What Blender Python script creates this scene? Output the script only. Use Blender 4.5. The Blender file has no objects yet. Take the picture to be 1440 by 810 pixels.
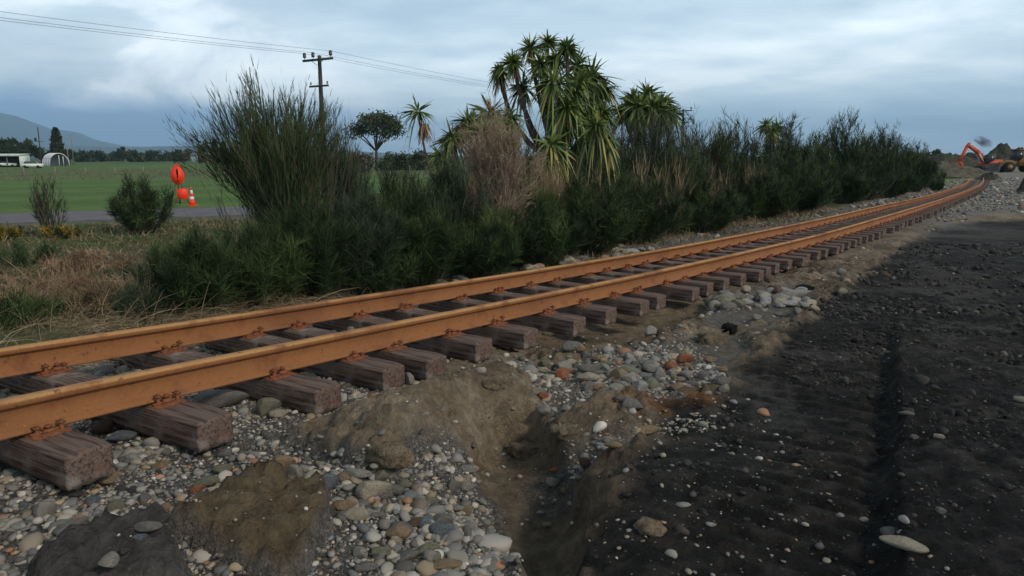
import bpy, math, random
import numpy as np
from mathutils import Vector, Matrix

S = bpy.context.scene
C = S.collection
rng = np.random.default_rng(7)
random.seed(7)

# ------------------------------------------------------------------ camera
F = 1033.0
HY = 220.0
CZ = 2.5
PITCH = math.atan((405 - HY) / F)
cam = bpy.data.cameras.new('camera'); camo = bpy.data.objects.new('camera', cam); C.objects.link(camo)
cam.sensor_width = 36; cam.lens = F / 1440 * 36; cam.clip_start = 0.05; cam.clip_end = 40000
camo.location = (0, 0, CZ); camo.rotation_euler = (math.pi / 2 - PITCH, 0, 0)
S.camera = camo
# ------------------------------------------------------------------ view
S.view_settings.view_transform = 'Standard'; S.view_settings.look = 'None'
S.view_settings.exposure = 0.15; S.view_settings.gamma = 1.0
S.render.engine = 'CYCLES'
S.cycles.volume_bounces = 1
S.cycles.max_bounces = 6; S.cycles.diffuse_bounces = 3; S.cycles.transparent_max_bounces = 8
# ------------------------------------------------------------------ sky
SUN_EL, SUN_AZ = math.radians(38), math.radians(128)      # azimuth clockwise from +Y
W = bpy.data.worlds.new('World'); S.world = W; W.use_nodes = True
wn, wl = W.node_tree.nodes, W.node_tree.links
bg = wn['Background']; bg.inputs[1].default_value = 0.1
def wnode(t, **k):
    n = wn.new(t)
    for a, b in k.items(): setattr(n, a, b)
    return n
sky = wnode('ShaderNodeTexSky', sky_type='NISHITA', sun_disc=False, sun_elevation=SUN_EL, sun_rotation=SUN_AZ)
tc = wnode('ShaderNodeTexCoord')
sep = wnode('ShaderNodeSeparateXYZ'); wl.new(tc.outputs['Generated'], sep.inputs[0])
def wmath(op, a, b=None, clamp=False):
    n = wnode('ShaderNodeMath', operation=op, use_clamp=clamp)
    for i, v in enumerate((a, b)):
        if v is None: continue
        if isinstance(v, (int, float)): n.inputs[i].default_value = v
        else: wl.new(v, n.inputs[i])
    return n.outputs[0]
def wmix(f, a, b):
    n = wnode('ShaderNodeMix', data_type='RGBA')
    for i, v in ((0, f), (6, a), (7, b)):
        if isinstance(v, (int, float)): n.inputs[i].default_value = v
        elif isinstance(v, tuple): n.inputs[i].default_value = (*v, 1)
        else: wl.new(v, n.inputs[i])
    return n.outputs[2]
def wramp(f, pts):
    n = wnode('ShaderNodeValToRGB'); r = n.color_ramp
    while len(r.elements) < len(pts): r.elements.new(.5)
    for e, (p, c) in zip(r.elements, pts): e.position = p; e.color = (*c, 1) if isinstance(c, tuple) else (c, c, c, 1)
    wl.new(f, n.inputs[0]); return n.outputs[0]
def wnoise(vec, scale, detail, rough=.55, dist=0):
    n = wnode('ShaderNodeTexNoise'); n.inputs['Scale'].default_value = scale; n.inputs['Detail'].default_value = detail
    n.inputs['Roughness'].default_value = rough; n.inputs['Distortion'].default_value = dist
    wl.new(vec, n.inputs['Vector']); return n.outputs[0]
zc = wmath('ADD', wmath('MAXIMUM', sep.outputs[2], 0.0), 0.16)
comb = wnode('ShaderNodeCombineXYZ')
wl.new(wmath('DIVIDE', sep.outputs[0], zc), comb.inputs[0]); wl.new(wmath('DIVIDE', sep.outputs[1], zc), comb.inputs[1])
mp = wnode('ShaderNodeMapping'); mp.inputs['Scale'].default_value = (0.75, 1.0, 1.0); mp.inputs['Location'].default_value = (3.1, 1.7, 0)
wl.new(comb.outputs[0], mp.inputs[0])
n1 = wnoise(mp.outputs[0], 0.85, 6, .52, .25)
n2 = wnoise(mp.outputs[0], 2.6, 5, .5, .3)
cl = wmath('ADD', wmath('MULTIPLY', n1, 0.72), wmath('MULTIPLY', n2, 0.28))
cloud = wramp(cl, [(0.38, (2.6, 3.35, 4.0)), (0.47, (3.5, 4.3, 4.85)), (0.54, (4.5, 5.3, 5.7)), (0.62, (6.0, 6.6, 6.7))])
# heaped brighter clouds to the west (left), breaking off above a dark rain band over the hills
az = wmath('ARCTAN2', sep.outputs[0], sep.outputs[1])
c2 = wnode('ShaderNodeCombineXYZ'); wl.new(wmath('MULTIPLY', az, 1.0), c2.inputs[0]); wl.new(wmath('MULTIPLY', sep.outputs[2], 1.7), c2.inputs[1])
n3 = wnoise(c2.outputs[0], 5.0, 7, .56, .5)
n4 = wnoise(c2.outputs[0], 3.2, 4, .5, .2)
puff = wramp(n3, [(0.38, (2.6, 3.2, 3.8)), (0.49, (3.8, 4.4, 4.8)), (0.56, (6.6, 6.9, 7.0)), (0.64, (8.4, 8.5, 8.3))])
leftw = wramp(wmath('ADD', wmath('MULTIPLY', az, -1.6), wmath('MULTIPLY', wmath('SUBTRACT', n4, .5), .9)), [(0.25, 0.0), (0.62, 1.0)])
lowel = wramp(sep.outputs[2], [(0.02, 1.0), (0.26, 0.0)])
cl2 = wmix(wmath('MULTIPLY', leftw, wmath('MULTIPLY', lowel, .95)), cloud, puff)
# blue grey rain band close to the horizon, strongest in the west
edge = wmath('ADD', sep.outputs[2], wmath('MULTIPLY', wmath('SUBTRACT', n3, .5), .05))
band = wramp(wmath('ADD', edge, wmath('MULTIPLY', wmath('ADD', az, .62), wmath('MULTIPLY', wmath('ADD', az, .62), .0))), [(0.055, 1.0), (0.078, 0.0)])
lw2 = wramp(az, [(0.0, 0.0), (1.0, 1.0)])
bandw = wmath('MULTIPLY', band, wramp(wmath('MULTIPLY', az, -1.0), [(0.08, 0.12), (0.36, 1.0)]))
cl3 = wmix(bandw, cl2, (1.15, 2.1, 3.7))
rb = wmath('MULTIPLY', wramp(sep.outputs[2], [(0.0, 1.0), (0.10, 0.0)]), wramp(az, [(0.0, 0.0), (0.3, .6)]))
cl4 = wmix(rb, cl3, (3.1, 4.5, 5.6))
up = wmath('ADD', wmath('MULTIPLY', wramp(sep.outputs[2], [(0.20, 0.0), (0.55, 1.0)]), -1.55), 2.2)  # visible low sky brightened, unseen overhead sky dimmed to hold down ground light
vm = wnode('ShaderNodeVectorMath', operation='SCALE'); wl.new(cl4, vm.inputs[0]); wl.new(up, vm.inputs[3])
final = wmix(0.9, sky.outputs[0], vm.outputs[0])
wl.new(final, bg.inputs[0])
# ------------------------------------------------------------------ sun (behind thin cloud)
sl = bpy.data.lights.new('sun', 'SUN'); sl.energy = 1.9; sl.angle = math.radians(10); sl.color = (1.0, .88, .72)
so = bpy.data.objects.new('sun', sl); C.objects.link(so)
sd = Vector((math.sin(SUN_AZ) * math.cos(SUN_EL), math.cos(SUN_AZ) * math.cos(SUN_EL), math.sin(SUN_EL)))
so.rotation_euler = (-sd).to_track_quat('-Z', 'Y').to_euler()

# ================================================================== helpers
cP, sP = math.cos(PITCH), math.sin(PITCH)
def ray(px, py):
    a = (px - 720) / F; b = (405 - py) / F
    return np.array([a, cP + b * sP, -sP + b * cP])
def at_depth(px, py, Y):
    r = ray(px, py); return r * (Y / r[1]) + np.array([0, 0, CZ])
def at_drop(px, py, H):
    r = ray(px, py); return r * (-H / r[2]) + np.array([0, 0, CZ])
def sm(a, b, x):
    t = np.clip((x - a) / (b - a), 0, 1); return t * t * (3 - 2 * t)
_pt = rng.permutation(4096)
_gx = np.cos(np.arange(4096) * 2.399963); _gy = np.sin(np.arange(4096) * 2.399963)
def perlin(x, y, seed=0):
    xi = np.floor(x).astype(np.int64); yi = np.floor(y).astype(np.int64)
    xf = x - xi; yf = y - yi
    u = xf * xf * xf * (xf * (xf * 6 - 15) + 10); v = yf * yf * yf * (yf * (yf * 6 - 15) + 10)
    def g(i, j, dx, dy):
        h = _pt[(_pt[(i + seed * 57) & 4095] + j) & 4095]
        return _gx[h] * dx + _gy[h] * dy
    a = g(xi, yi, xf, yf); b = g(xi + 1, yi, xf - 1, yf); c = g(xi, yi + 1, xf, yf - 1); d = g(xi + 1, yi + 1, xf - 1, yf - 1)
    return (a * (1 - u) + b * u) * (1 - v) + (c * (1 - u) + d * u) * v
def fbm(x, y, wl_, octv=4, seed=0, rough=.5):
    r = 0; a = 1; f = 1 / wl_
    for o in range(octv):
        r = r + a * perlin(x * f, y * f, seed + o); a *= rough; f *= 2.03
    return r

def set_tags(o, label=None, cat=None, group=None, kind=None):
    if label: o['label'] = label
    if cat: o['category'] = cat
    if group: o['group'] = group
    if kind: o['kind'] = kind
    return o
def empty(name, loc, label, cat, group=None, rz=0):
    o = bpy.data.objects.new(name, None); C.objects.link(o); o.location = loc; o.rotation_euler = (0, 0, rz)
    o.empty_display_size = .1
    return set_tags(o, label, cat, group)
def make_mesh(name, V, faces, mat, tint=None, smooth=False, attrs=None):
    """faces: list of int arrays (n,k)."""
    me = bpy.data.meshes.new(name)
    V = np.asarray(V, dtype=np.float32)
    faces = [np.asarray(f, dtype=np.int32) for f in faces if len(f)]
    nl = sum(f.size for f in faces); nf = sum(len(f) for f in faces)
    me.vertices.add(len(V)); me.vertices.foreach_set('co', V.ravel())
    me.loops.add(nl); me.loops.foreach_set('vertex_index', np.concatenate([f.ravel() for f in faces]))
    me.polygons.add(nf)
    tot = np.concatenate([np.full(len(f), f.shape[1], np.int32) for f in faces])
    st = np.concatenate([[0], np.cumsum(tot)[:-1]]).astype(np.int32)
    me.polygons.foreach_set('loop_start', st); me.polygons.foreach_set('loop_total', tot)
    if smooth: me.polygons.foreach_set('use_smooth', np.ones(nf, dtype=bool))
    if tint is not None:
        a = me.attributes.new('tint', 'FLOAT', 'POINT'); a.data.foreach_set('value', np.asarray(tint, dtype=np.float32))
    for k, v in (attrs or {}).items():
        if v.ndim == 1:
            a = me.attributes.new(k, 'FLOAT', 'POINT'); a.data.foreach_set('value', v.astype(np.float32))
        else:
            a = me.attributes.new(k, 'FLOAT_COLOR', 'POINT')
            a.data.foreach_set('color', np.concatenate([v, np.ones((len(v), 1))], 1).astype(np.float32).ravel())
    me.materials.append(mat); me.update(calc_edges=True); me.validate()
    return me
def link(name, me, parent=None, loc=None, rz=0, label=None, cat=None, group=None, kind=None):
    o = bpy.data.objects.new(name, me); C.objects.link(o)
    if parent is not None: o.parent = parent
    if loc is not None: o.location = loc
    o.rotation_euler = (0, 0, rz)
    return set_tags(o, label, cat, group, kind)
class MB:
    """collects vertices, faces and tints"""
    def __init__(s): s.V = []; s.Fq = {}; s.T = []; s.n = 0
    def add(s, V, faces, tint=.5):
        V = np.asarray(V, dtype=float).reshape(-1, 3)
        for f in faces:
            f = np.asarray(f)
            if len(f): s.Fq.setdefault(f.shape[1], []).append(f + s.n)
        s.V.append(V); s.T.append(np.broadcast_to(np.asarray(tint, dtype=float), (len(V),)).copy()); s.n += len(V)
        return s
    def box(s, c, size, rz=0, tint=.5, bev=0.0, R=None):
        x, y, z = [v / 2 for v in size]
        if bev > 0:
            b = min(bev, x * .9, y * .9, z * .9)
            P = []
            for (zz, ins) in ((-z, b), (-z + b, 0), (z - b, 0), (z, b)):
                for (sx, sy) in ((-1, -1), (1, -1), (1, 1), (-1, 1)):
                    P.append((sx * (x - ins), sy * (y - ins), zz))
            P = np.array(P); Fc = [[3, 2, 1, 0], [12, 13, 14, 15]]
            for k in range(3):
                for i in range(4):
                    j = (i + 1) % 4; Fc.append([k * 4 + i, k * 4 + j, k * 4 + 4 + j, k * 4 + 4 + i])
        else:
            P = np.array([(sx * x, sy * y, sz * z) for sz in (-1, 1) for (sx, sy) in ((-1, -1), (1, -1), (1, 1), (-1, 1))])
            Fc = [[3, 2, 1, 0], [4, 5, 6, 7], [0, 1, 5, 4], [1, 2, 6, 5], [2, 3, 7, 6], [3, 0, 4, 7]]
        if R is not None: P = P @ np.asarray(R).T
        elif rz:
            cc, ss = math.cos(rz), math.sin(rz); P = P @ np.array([[cc, -ss, 0], [ss, cc, 0], [0, 0, 1]]).T
        return s.add(P + np.asarray(c), [np.array(Fc)], tint)
    def tube(s, pts, rad, sides=8, tint=.5):
        V, Fc = tubes(np.array([pts]), np.array([rad if hasattr(rad, '__len__') else [rad] * len(pts)]), sides)
        return s.add(V, Fc, tint)
    def prism(s, poly, h0, h1, axis='y', tint=.5, off=(0, 0, 0)):
        """poly in (a,b), extruded along axis"""
        n = len(poly); P = []
        for h in (h0, h1):
            for a, b in poly:
                P.append({'y': (a, h, b), 'x': (h, a, b), 'z': (a, b, h)}[axis])
        side = [[i, (i + 1) % n, n + (i + 1) % n, n + i] for i in range(n)]
        return s.add(np.array(P) + np.asarray(off), [np.array([list(range(n))[::-1], list(range(n, 2 * n))]), np.array(side)], tint)
    def mesh(s, name, mat, smooth=False, attrs=None):
        return make_mesh(name, np.concatenate(s.V), [np.concatenate(v) for v in s.Fq.values()], mat, np.concatenate(s.T), smooth, attrs)
    def build(s, name, mat, parent=None, smooth=False, **k):
        return link(name, s.mesh(name, mat, smooth), parent, **k)

def frames(P):
    T = np.gradient(P, axis=1); T /= np.linalg.norm(T, axis=2, keepdims=True) + 1e-9
    ref = np.where(np.abs(T[..., 2:3]) > .9, np.array([1., 0, 0]), np.array([0., 0, 1]))
    A = np.cross(T, ref); A /= np.linalg.norm(A, axis=2, keepdims=True) + 1e-9
    B = np.cross(T, A); return T, A, B
def tubes(P, R, sides=5):
    N, K, _ = P.shape; T, A, B = frames(P)
    th = np.arange(sides) * 2 * math.pi / sides
    V = P[:, :, None] + R[:, :, None, None] * (A[:, :, None] * np.cos(th)[None, None, :, None] + B[:, :, None] * np.sin(th)[None, None, :, None])
    idx = np.arange(N * K * sides).reshape(N, K, sides); nx = np.roll(idx, -1, 2)
    q = np.stack([idx[:, :-1], nx[:, :-1], nx[:, 1:], idx[:, 1:]], -1).reshape(-1, 4)
    caps = []
    if sides <= 4 or True:
        caps = [idx[:, 0, ::-1], idx[:, -1]]
    return V.reshape(-1, 3), [q] + caps
def ribbons(P0, D, L, Wd, droop=0., segs=2, prof=None, spin=None):
    N = len(P0); D = D / (np.linalg.norm(D, axis=1, keepdims=True) + 1e-9)
    t = np.linspace(0, 1, segs + 1)
    L = np.broadcast_to(L, (N,)); Wd = np.broadcast_to(Wd, (N,)); droop = np.broadcast_to(droop, (N,))
    P = P0[:, None] + D[:, None] * (L[:, None] * t)[..., None]
    P[:, :, 2] -= droop[:, None] * L[:, None] * t ** 2
    rn = rng.normal(size=(N, 3)) if spin is None else spin
    A = np.cross(D, rn); A /= np.linalg.norm(A, axis=1, keepdims=True) + 1e-9
    if prof is None: prof = np.linspace(1, .25, segs + 1)
    w = (Wd[:, None] * np.asarray(prof)[None] * .5)[..., None] * A[:, None]
    V = np.stack([P - w, P + w], 2).reshape(-1, 3)
    idx = np.arange(N * (segs + 1) * 2).reshape(N, segs + 1, 2)
    q = np.stack([idx[:, :-1, 0], idx[:, :-1, 1], idx[:, 1:, 1], idx[:, 1:, 0]], -1).reshape(-1, 4)
    return V, [q]

# ------------------------------------------------------------------ materials
def mat(name, base=(.5, .5, .5), rough=.85, tint=None, noise=None, bump=None, metal=0., attr=None, spec=.3, coord='Object', extra=None):
    """tint: (dark, light) colours mixed by the 'tint' attribute; noise: list of (scale, colour, lo, hi) patches; bump: list of (scale, dist)"""
    m = bpy.data.materials.new(name); m.use_nodes = True; n, l = m.node_tree.nodes, m.node_tree.links
    b = n['Principled BSDF']; b.inputs['Roughness'].default_value = rough; b.inputs['Metallic'].default_value = metal
    b.inputs['Specular IOR Level'].default_value = spec
    tcn = n.new('ShaderNodeTexCoord'); vec = tcn.outputs[coord]
    def mix(f, a, c):
        x = n.new('ShaderNodeMix'); x.data_type = 'RGBA'
        for i, v in ((0, f), (6, a), (7, c)):
            if isinstance(v, (int, float)): x.inputs[i].default_value = v
            elif isinstance(v, tuple): x.inputs[i].default_value = (*v, 1)
            else: l.new(v, x.inputs[i])
        return x.outputs[2]
    col = (*base, 1)
    cur = tuple(base)
    if tint:
        a = n.new('ShaderNodeAttribute'); a.attribute_name = 'tint'
        r = n.new('ShaderNodeValToRGB'); e = r.color_ramp.elements
        while len(e) < len(tint): e.new(.5)
        for i, cc in enumerate(tint): e[i].position = i / (len(tint) - 1); e[i].color = (*cc, 1)
        l.new(a.outputs['Fac'], r.inputs[0]); cur = r.outputs[0]
    if attr:
        a = n.new('ShaderNodeAttribute'); a.attribute_name = attr; cur = a.outputs['Color']
    for sc, cc, lo, hi in (noise or []):
        t = n.new('ShaderNodeTexNoise'); t.inputs['Detail'].default_value = 6; t.inputs['Roughness'].default_value = .6
        if isinstance(sc, tuple):
            mpn = n.new('ShaderNodeMapping'); mpn.inputs['Scale'].default_value = sc; l.new(vec, mpn.inputs[0]); l.new(mpn.outputs[0], t.inputs['Vector']); t.inputs['Scale'].default_value = 1
        else:
            l.new(vec, t.inputs['Vector']); t.inputs['Scale'].default_value = sc
        r = n.new('ShaderNodeMapRange'); r.inputs[1].default_value = lo; r.inputs[2].default_value = hi; r.interpolation_type = 'SMOOTHSTEP'
        l.new(t.outputs[0], r.inputs[0]); cur = mix(r.outputs[0], cur, cc)
    if isinstance(cur, tuple): b.inputs['Base Color'].default_value = (*cur, 1)
    else: l.new(cur, b.inputs['Base Color'])
    prev = None
    for sc, dist in (bump or []):
        t = n.new('ShaderNodeTexNoise'); t.inputs['Detail'].default_value = 5
        if isinstance(sc, tuple):
            mpn = n.new('ShaderNodeMapping'); mpn.inputs['Scale'].default_value = sc; l.new(vec, mpn.inputs[0]); l.new(mpn.outputs[0], t.inputs['Vector']); t.inputs['Scale'].default_value = 1
        else:
            l.new(vec, t.inputs['Vector']); t.inputs['Scale'].default_value = sc
        bp = n.new('ShaderNodeBump'); bp.inputs['Distance'].default_value = dist; bp.inputs['Strength'].default_value = 1
        l.new(t.outputs[0], bp.inputs['Height'])
        if prev is not None: l.new(prev, bp.inputs['Normal'])
        prev = bp.outputs[0]
    if prev is not None: l.new(prev, b.inputs['Normal'])
    m['_'] = 1
    return m
M = {}
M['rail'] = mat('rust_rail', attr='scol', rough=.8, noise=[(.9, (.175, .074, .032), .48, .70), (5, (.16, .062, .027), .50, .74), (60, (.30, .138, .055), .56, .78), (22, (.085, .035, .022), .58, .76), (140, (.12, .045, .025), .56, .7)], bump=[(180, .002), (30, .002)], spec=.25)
M['rust'] = mat('rust_fittings', (.20, .075, .036), .85, noise=[(50, (.09, .036, .022), .45, .65)], bump=[(120, .002)], spec=.2)
M['wood'] = mat('sleeper_wood', (.135, .098, .082), .9, noise=[((3, 60, 60), (.045, .028, .023), .42, .66), (6, (.22, .19, .17), .50, .72), ((8, 14, 14), (.14, .075, .05), .56, .76), (3, (.045, .034, .03), .60, .80)],
                bump=[((4, 90, 90), .006), (40, .004)], spec=.2)
M['stone'] = mat('river_stone', attr='scol', rough=.75, noise=[(70, (.14, .13, .12), .62, .85)], bump=[(45, .002)], spec=.3)
M['broom'] = mat('broom_twigs', rough=.7, tint=[(.008, .015, .006), (.020, .038, .011), (.070, .105, .033)], spec=.25)
M['broom_olive'] = mat('broom_twigs_olive', rough=.7, tint=[(.012, .023, .008), (.036, .064, .018), (.068, .09, .038)], spec=.25)
M['broom_blue'] = mat('broom_twigs_bluish', rough=.7, tint=[(.009, .017, .010), (.026, .044, .022), (.058, .082, .048)], spec=.25)
M['twig'] = mat('bare_twigs', rough=.85, tint=[(.05, .038, .028), (.11, .085, .062), (.19, .155, .12)])
M['palewood'] = mat('pale_dead_stems', rough=.85, tint=[(.16, .12, .09), (.26, .20, .15), (.36, .30, .24)])
M['redtwig'] = mat('dead_red_brown_twigs', rough=.85, tint=[(.10, .066, .044), (.22, .155, .105), (.36, .29, .20)])
M['bark'] = mat('bark', (.085, .07, .055), .95, noise=[((12, 12, 3), (.035, .028, .022), .45, .65)], bump=[((20, 20, 4), .02)])
M['cab'] = mat('cabbage_tree_leaf', rough=.5, tint=[(.022, .042, .012), (.06, .10, .022), (.14, .19, .045), (.30, .24, .06)], spec=.4)
M['deadleaf'] = mat('dead_leaf', rough=.85, tint=[(.12, .07, .042), (.22, .145, .09), (.36, .27, .19)])
M['straw'] = mat('dry_grass_blades', rough=.85, tint=[(.05, .035, .02), (.16, .115, .065), (.30, .24, .15)])
M['palestraw'] = mat('pale_straw', rough=.85, tint=[(.09, .065, .04), (.22, .165, .10), (.40, .33, .22)])
M['grass'] = mat('green_grass_blades', rough=.7, tint=[(.02, .035, .01), (.05, .08, .02), (.12, .14, .05)])
M['paddock'] = mat('paddock_rough_grass', rough=.8, tint=[(.04, .055, .02), (.09, .11, .04), (.19, .19, .10)])
M['gorse'] = mat('gorse', rough=.7, tint=[(.03, .04, .012), (.09, .085, .02), (.42, .25, .02)])
M['pine'] = mat('dark_conifer_leaves', rough=.8, tint=[(.010, .018, .010), (.022, .038, .017), (.045, .06, .026)])
M['tree'] = mat('broadleaf_leaves', rough=.8, tint=[(.012, .022, .010), (.03, .048, .018), (.06, .075, .032)])
M['brownscrub'] = mat('brown_scrub', rough=.9, tint=[(.045, .035, .028), (.09, .07, .052), (.14, .12, .09)])
M['polewood'] = mat('pole_wood', (.055, .052, .042), .9, noise=[((10, 10, 1), (.03, .028, .022), .45, .65)])
M['insul'] = mat('dark_glazed_porcelain', (.018, .015, .014), .3, spec=.5)
M['wire'] = mat('wire', (.05, .05, .055), .5, metal=.5)
M['orange'] = mat('orange_paint', (.42, .055, .014), .5, noise=[(3, (.5, .07, .02), .55, .8)])
M['redor'] = mat('fluorescent_orange_red', (.85, .045, .015), .5)
M['black'] = mat('black_vinyl', (.012, .012, .012), .6)
M['white'] = mat('white_reflective', (.72, .72, .7), .5)
M['darkmetal'] = mat('dark_steel', (.035, .034, .033), .65, noise=[(6, (.09, .07, .05), .5, .7)])
M['glass'] = mat('cab_glass', (.03, .04, .045), .12, spec=.6)
M['yellow'] = mat('yellow_machine_paint', (.26, .135, .025), .55, noise=[(3, (.10, .07, .04), .42, .65)])
M['tyre'] = mat('tyre_rubber', (.018, .017, .016), .9)
M['shed'] = mat('pale_shed_cladding', (.55, .62, .58), .6, noise=[(.8, (.42, .48, .45), .45, .7)])
M['plastic'] = mat('greenhouse_film', (.42, .44, .52), .5)
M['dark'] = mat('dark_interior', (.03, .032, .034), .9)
M['post'] = mat('weathered_post', (.20, .18, .15), .9)
M['rock_pale'] = None
def stone_mats():
    pass

# ================================================================== track geometry
TRK = [(-2.361, 3.245, 1.399), (-1.308, 4.944, 1.284), (-0.126, 6.556, 1.203), (1.094, 8.14, 1.139), (2.321, 9.719, 1.086), (3.542, 11.301, 1.041), (4.754, 12.891, 1.004), (5.957, 14.487, 0.972), (7.152, 16.09, 0.944), (8.34, 17.699, 0.919), (9.523, 19.311, 0.895), (10.702, 20.928, 0.873), (11.877, 22.546, 0.851), (13.049, 24.168, 0.829), (14.218, 25.791, 0.808), (15.385, 27.415, 0.786), (16.55, 29.042, 0.764), (17.712, 30.669, 0.742), (18.873, 32.298, 0.72), (20.031, 33.929, 0.697), (21.187, 35.561, 0.675), (22.34, 37.194, 0.652), (23.491, 38.829, 0.63), (24.639, 40.466, 0.608), (25.784, 42.105, 0.587), (26.926, 43.746, 0.566), (28.065, 45.39, 0.546), (29.2, 47.035, 0.527), (30.332, 48.683, 0.509), (31.46, 50.334, 0.491), (32.584, 51.987, 0.476), (33.705, 53.643, 0.461), (34.821, 55.302, 0.448), (35.933, 56.964, 0.436), (37.041, 58.629, 0.426), (38.144, 60.297, 0.418), (39.243, 61.969, 0.412), (40.337, 63.644, 0.408), (41.426, 65.322, 0.406), (42.511, 67.004, 0.405), (43.591, 68.689, 0.407), (44.666, 70.378, 0.412), (45.735, 72.07, 0.418), (46.8, 73.766, 0.427), (47.86, 75.466, 0.439), (48.914, 77.17, 0.452)]
T0 = np.array(TRK)
d0 = T0[0] - T0[1]; d0 = d0 / np.linalg.norm(d0[:2])
d0 = np.array([d0[0] + .04, d0[1], .035])
T0 = np.concatenate([[T0[0] + d0 * 6, T0[0] + d0 * 4, T0[0] + d0 * 2], T0])
def densify(Pn, step):
    L = np.r_[0, np.cumsum(np.linalg.norm(np.diff(Pn[:, :2], axis=0), axis=1))]
    n = len(Pn); out = []
    # Catmull-Rom through the points
    for i in range(n - 1):
        p0 = Pn[max(i - 1, 0)]; p1 = Pn[i]; p2 = Pn[i + 1]; p3 = Pn[min(i + 2, n - 1)]
        k = max(1, int(round((L[i + 1] - L[i]) / step)))
        for t in np.arange(k) / k:
            out.append(.5 * ((2 * p1) + (-p0 + p2) * t + (2 * p0 - 5 * p1 + 4 * p2 - p3) * t * t + (-p0 + 3 * p1 - 3 * p2 + p3) * t ** 3))
    out.append(Pn[-1]); return np.array(out)
NEAR = densify(T0, .5)                      # upper outer edge of the near rail head
sN = np.r_[0, np.cumsum(np.linalg.norm(np.diff(NEAR[:, :2], axis=0), axis=1))] - 6.0
TN = np.gradient(NEAR[:, :2], axis=0); TN /= np.linalg.norm(TN, axis=1, keepdims=True)
NL = np.stack([-TN[:, 1], TN[:, 0]], 1)     # to the left (far rail side)
cant = -0.07 * sm(26, 40, sN)
GA = 1.137
CL = NEAR.copy(); CL[:, :2] += NL * (GA / 2 - .035); CL[:, 2] += cant / 2     # centre line at rail top
def track_point(s, t=0.0):
    """t > 0 towards the camera side (right)"""
    x = np.interp(s, sN, CL[:, 0]); y = np.interp(s, sN, CL[:, 1]); z = np.interp(s, sN, CL[:, 2])
    nx = np.interp(s, sN, NL[:, 0]); ny = np.interp(s, sN, NL[:, 1])
    return np.array([x - nx * t, y - ny * t, z])
def zrail(s): return np.interp(s, sN, CL[:, 2])
_cs = CL[::2]; _ct = TN[::2]; _ss = sN[::2]
def st_of(x, y):
    x = np.asarray(x, float).ravel(); y = np.asarray(y, float).ravel(); so_ = np.empty(len(x)); to_ = np.empty(len(x))
    for a in range(0, len(x), 100000):
        X = x[a:a + 100000]; Y = y[a:a + 100000]
        d = (X[:, None] - _cs[None, :, 0]) ** 2 + (Y[:, None] - _cs[None, :, 1]) ** 2
        k = d.argmin(1); dx = X - _cs[k, 0]; dy = Y - _cs[k, 1]
        so_[a:a + 100000] = _ss[k] + dx * _ct[k, 0] + dy * _ct[k, 1]
        to_[a:a + 100000] = dx * _ct[k, 1] - dy * _ct[k, 0]
    return so_, to_

# ================================================================== ground heights
CTRL = [  # px, py, drop below the camera
    (0, 810, 1.56), (-300, 900, 1.55), (-300, 620, 1.5), (0, 700, 1.50), (150, 700, 1.51), (300, 640, 1.53), (100, 640, 1.51), (330, 800, 1.56), (300, 720, 1.53), (360, 640, 1.50), (600, 800, 1.60), (470, 640, 1.53), (570, 700, 1.58), (640, 660, 1.62), (680, 760, 1.68), (700, 900, 1.7), (300, 1100, 1.58),
    (560, 600, 1.38), (510, 620, 1.40), (620, 560, 1.45), (430, 600, 1.45), (690, 540, 1.50), (480, 550, 1.49), (250, 600, 1.50),
    (760, 790, 1.86), (725, 700, 1.82), (685, 640, 1.76), (715, 595, 1.70), (790, 700, 1.80), (800, 640, 1.68), (800, 590, 1.58), (850, 570, 1.55), (760, 555, 1.62), (860, 790, 1.53), (640, 740, 1.63),
    (900, 620, 1.62), (840, 650, 1.62), (870, 690, 1.55), (840, 760, 1.56), (870, 830, 1.52), (1000, 760, 1.52), (1000, 640, 1.56), (1150, 700, 1.54),
    (1000, 900, 1.5), (1300, 1000, 1.5), (1440, 800, 1.50), (1700, 800, 1.5), (1440, 600, 1.55), (1250, 560, 1.60), (1120, 560, 1.60), (1300, 450, 1.70), (1440, 420, 1.75), (1700, 480, 1.7), (1150, 470, 1.66), (1050, 520, 1.61),
    (760, 505, 1.80), (700, 530, 1.66), (850, 500, 1.70), (930, 480, 1.66), (1000, 490, 1.64), (880, 540, 1.62), (960, 560, 1.60), (900, 450, 1.68), (980, 430, 1.70), (1080, 440, 1.70), (1060, 400, 1.76), (1160, 400, 1.78), (1250, 360, 1.86), (1200, 370, 1.90), (1160, 385, 1.86),
    (1300, 320, 1.98), (1400, 340, 1.92), (1440, 300, 2.0), (1700, 320, 2.0), (1350, 290, 2.08), (1440, 270, 2.1)]
CP = [at_drop(*c) for c in CTRL]
for s_ in list(np.arange(-5.5, 13, 1.5)) + list(np.arange(14, 60, 4)):
    for tt in ((-1.4, 0.0) if s_ < 14 else (-1.4, 0, 1.4)):
        p = track_point(s_, tt); dz = .335
        if tt == 0: dz = .37
        if 4.0 < s_ < 13: dz = .55 if tt == 0 else .40
        if tt > 0: dz = .38
        CP.append(np.array([p[0], p[1], p[2] - dz]))
for s_ in np.arange(20, 66, 8.):
    for tt in (5., 16., 40):
        p = track_point(s_, tt); CP.append(np.array([p[0], p[1], p[2] - .34]))
CP = np.array(CP)
def _uv(x, y):
    Y = np.maximum(y, 1.5); return np.clip(x / Y, -1.3, 1.3) * 1.0, np.log(Y)
cu, cv = _uv(CP[:, 0], CP[:, 1])
def _phi(r2): return .5 * r2 * np.log(r2 + 1e-9)
_K = _phi((cu[:, None] - cu) ** 2 + (cv[:, None] - cv) ** 2) + np.eye(len(CP)) * 4e-5
_Pm = np.stack([np.ones(len(CP)), cu, cv], 1)
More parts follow.
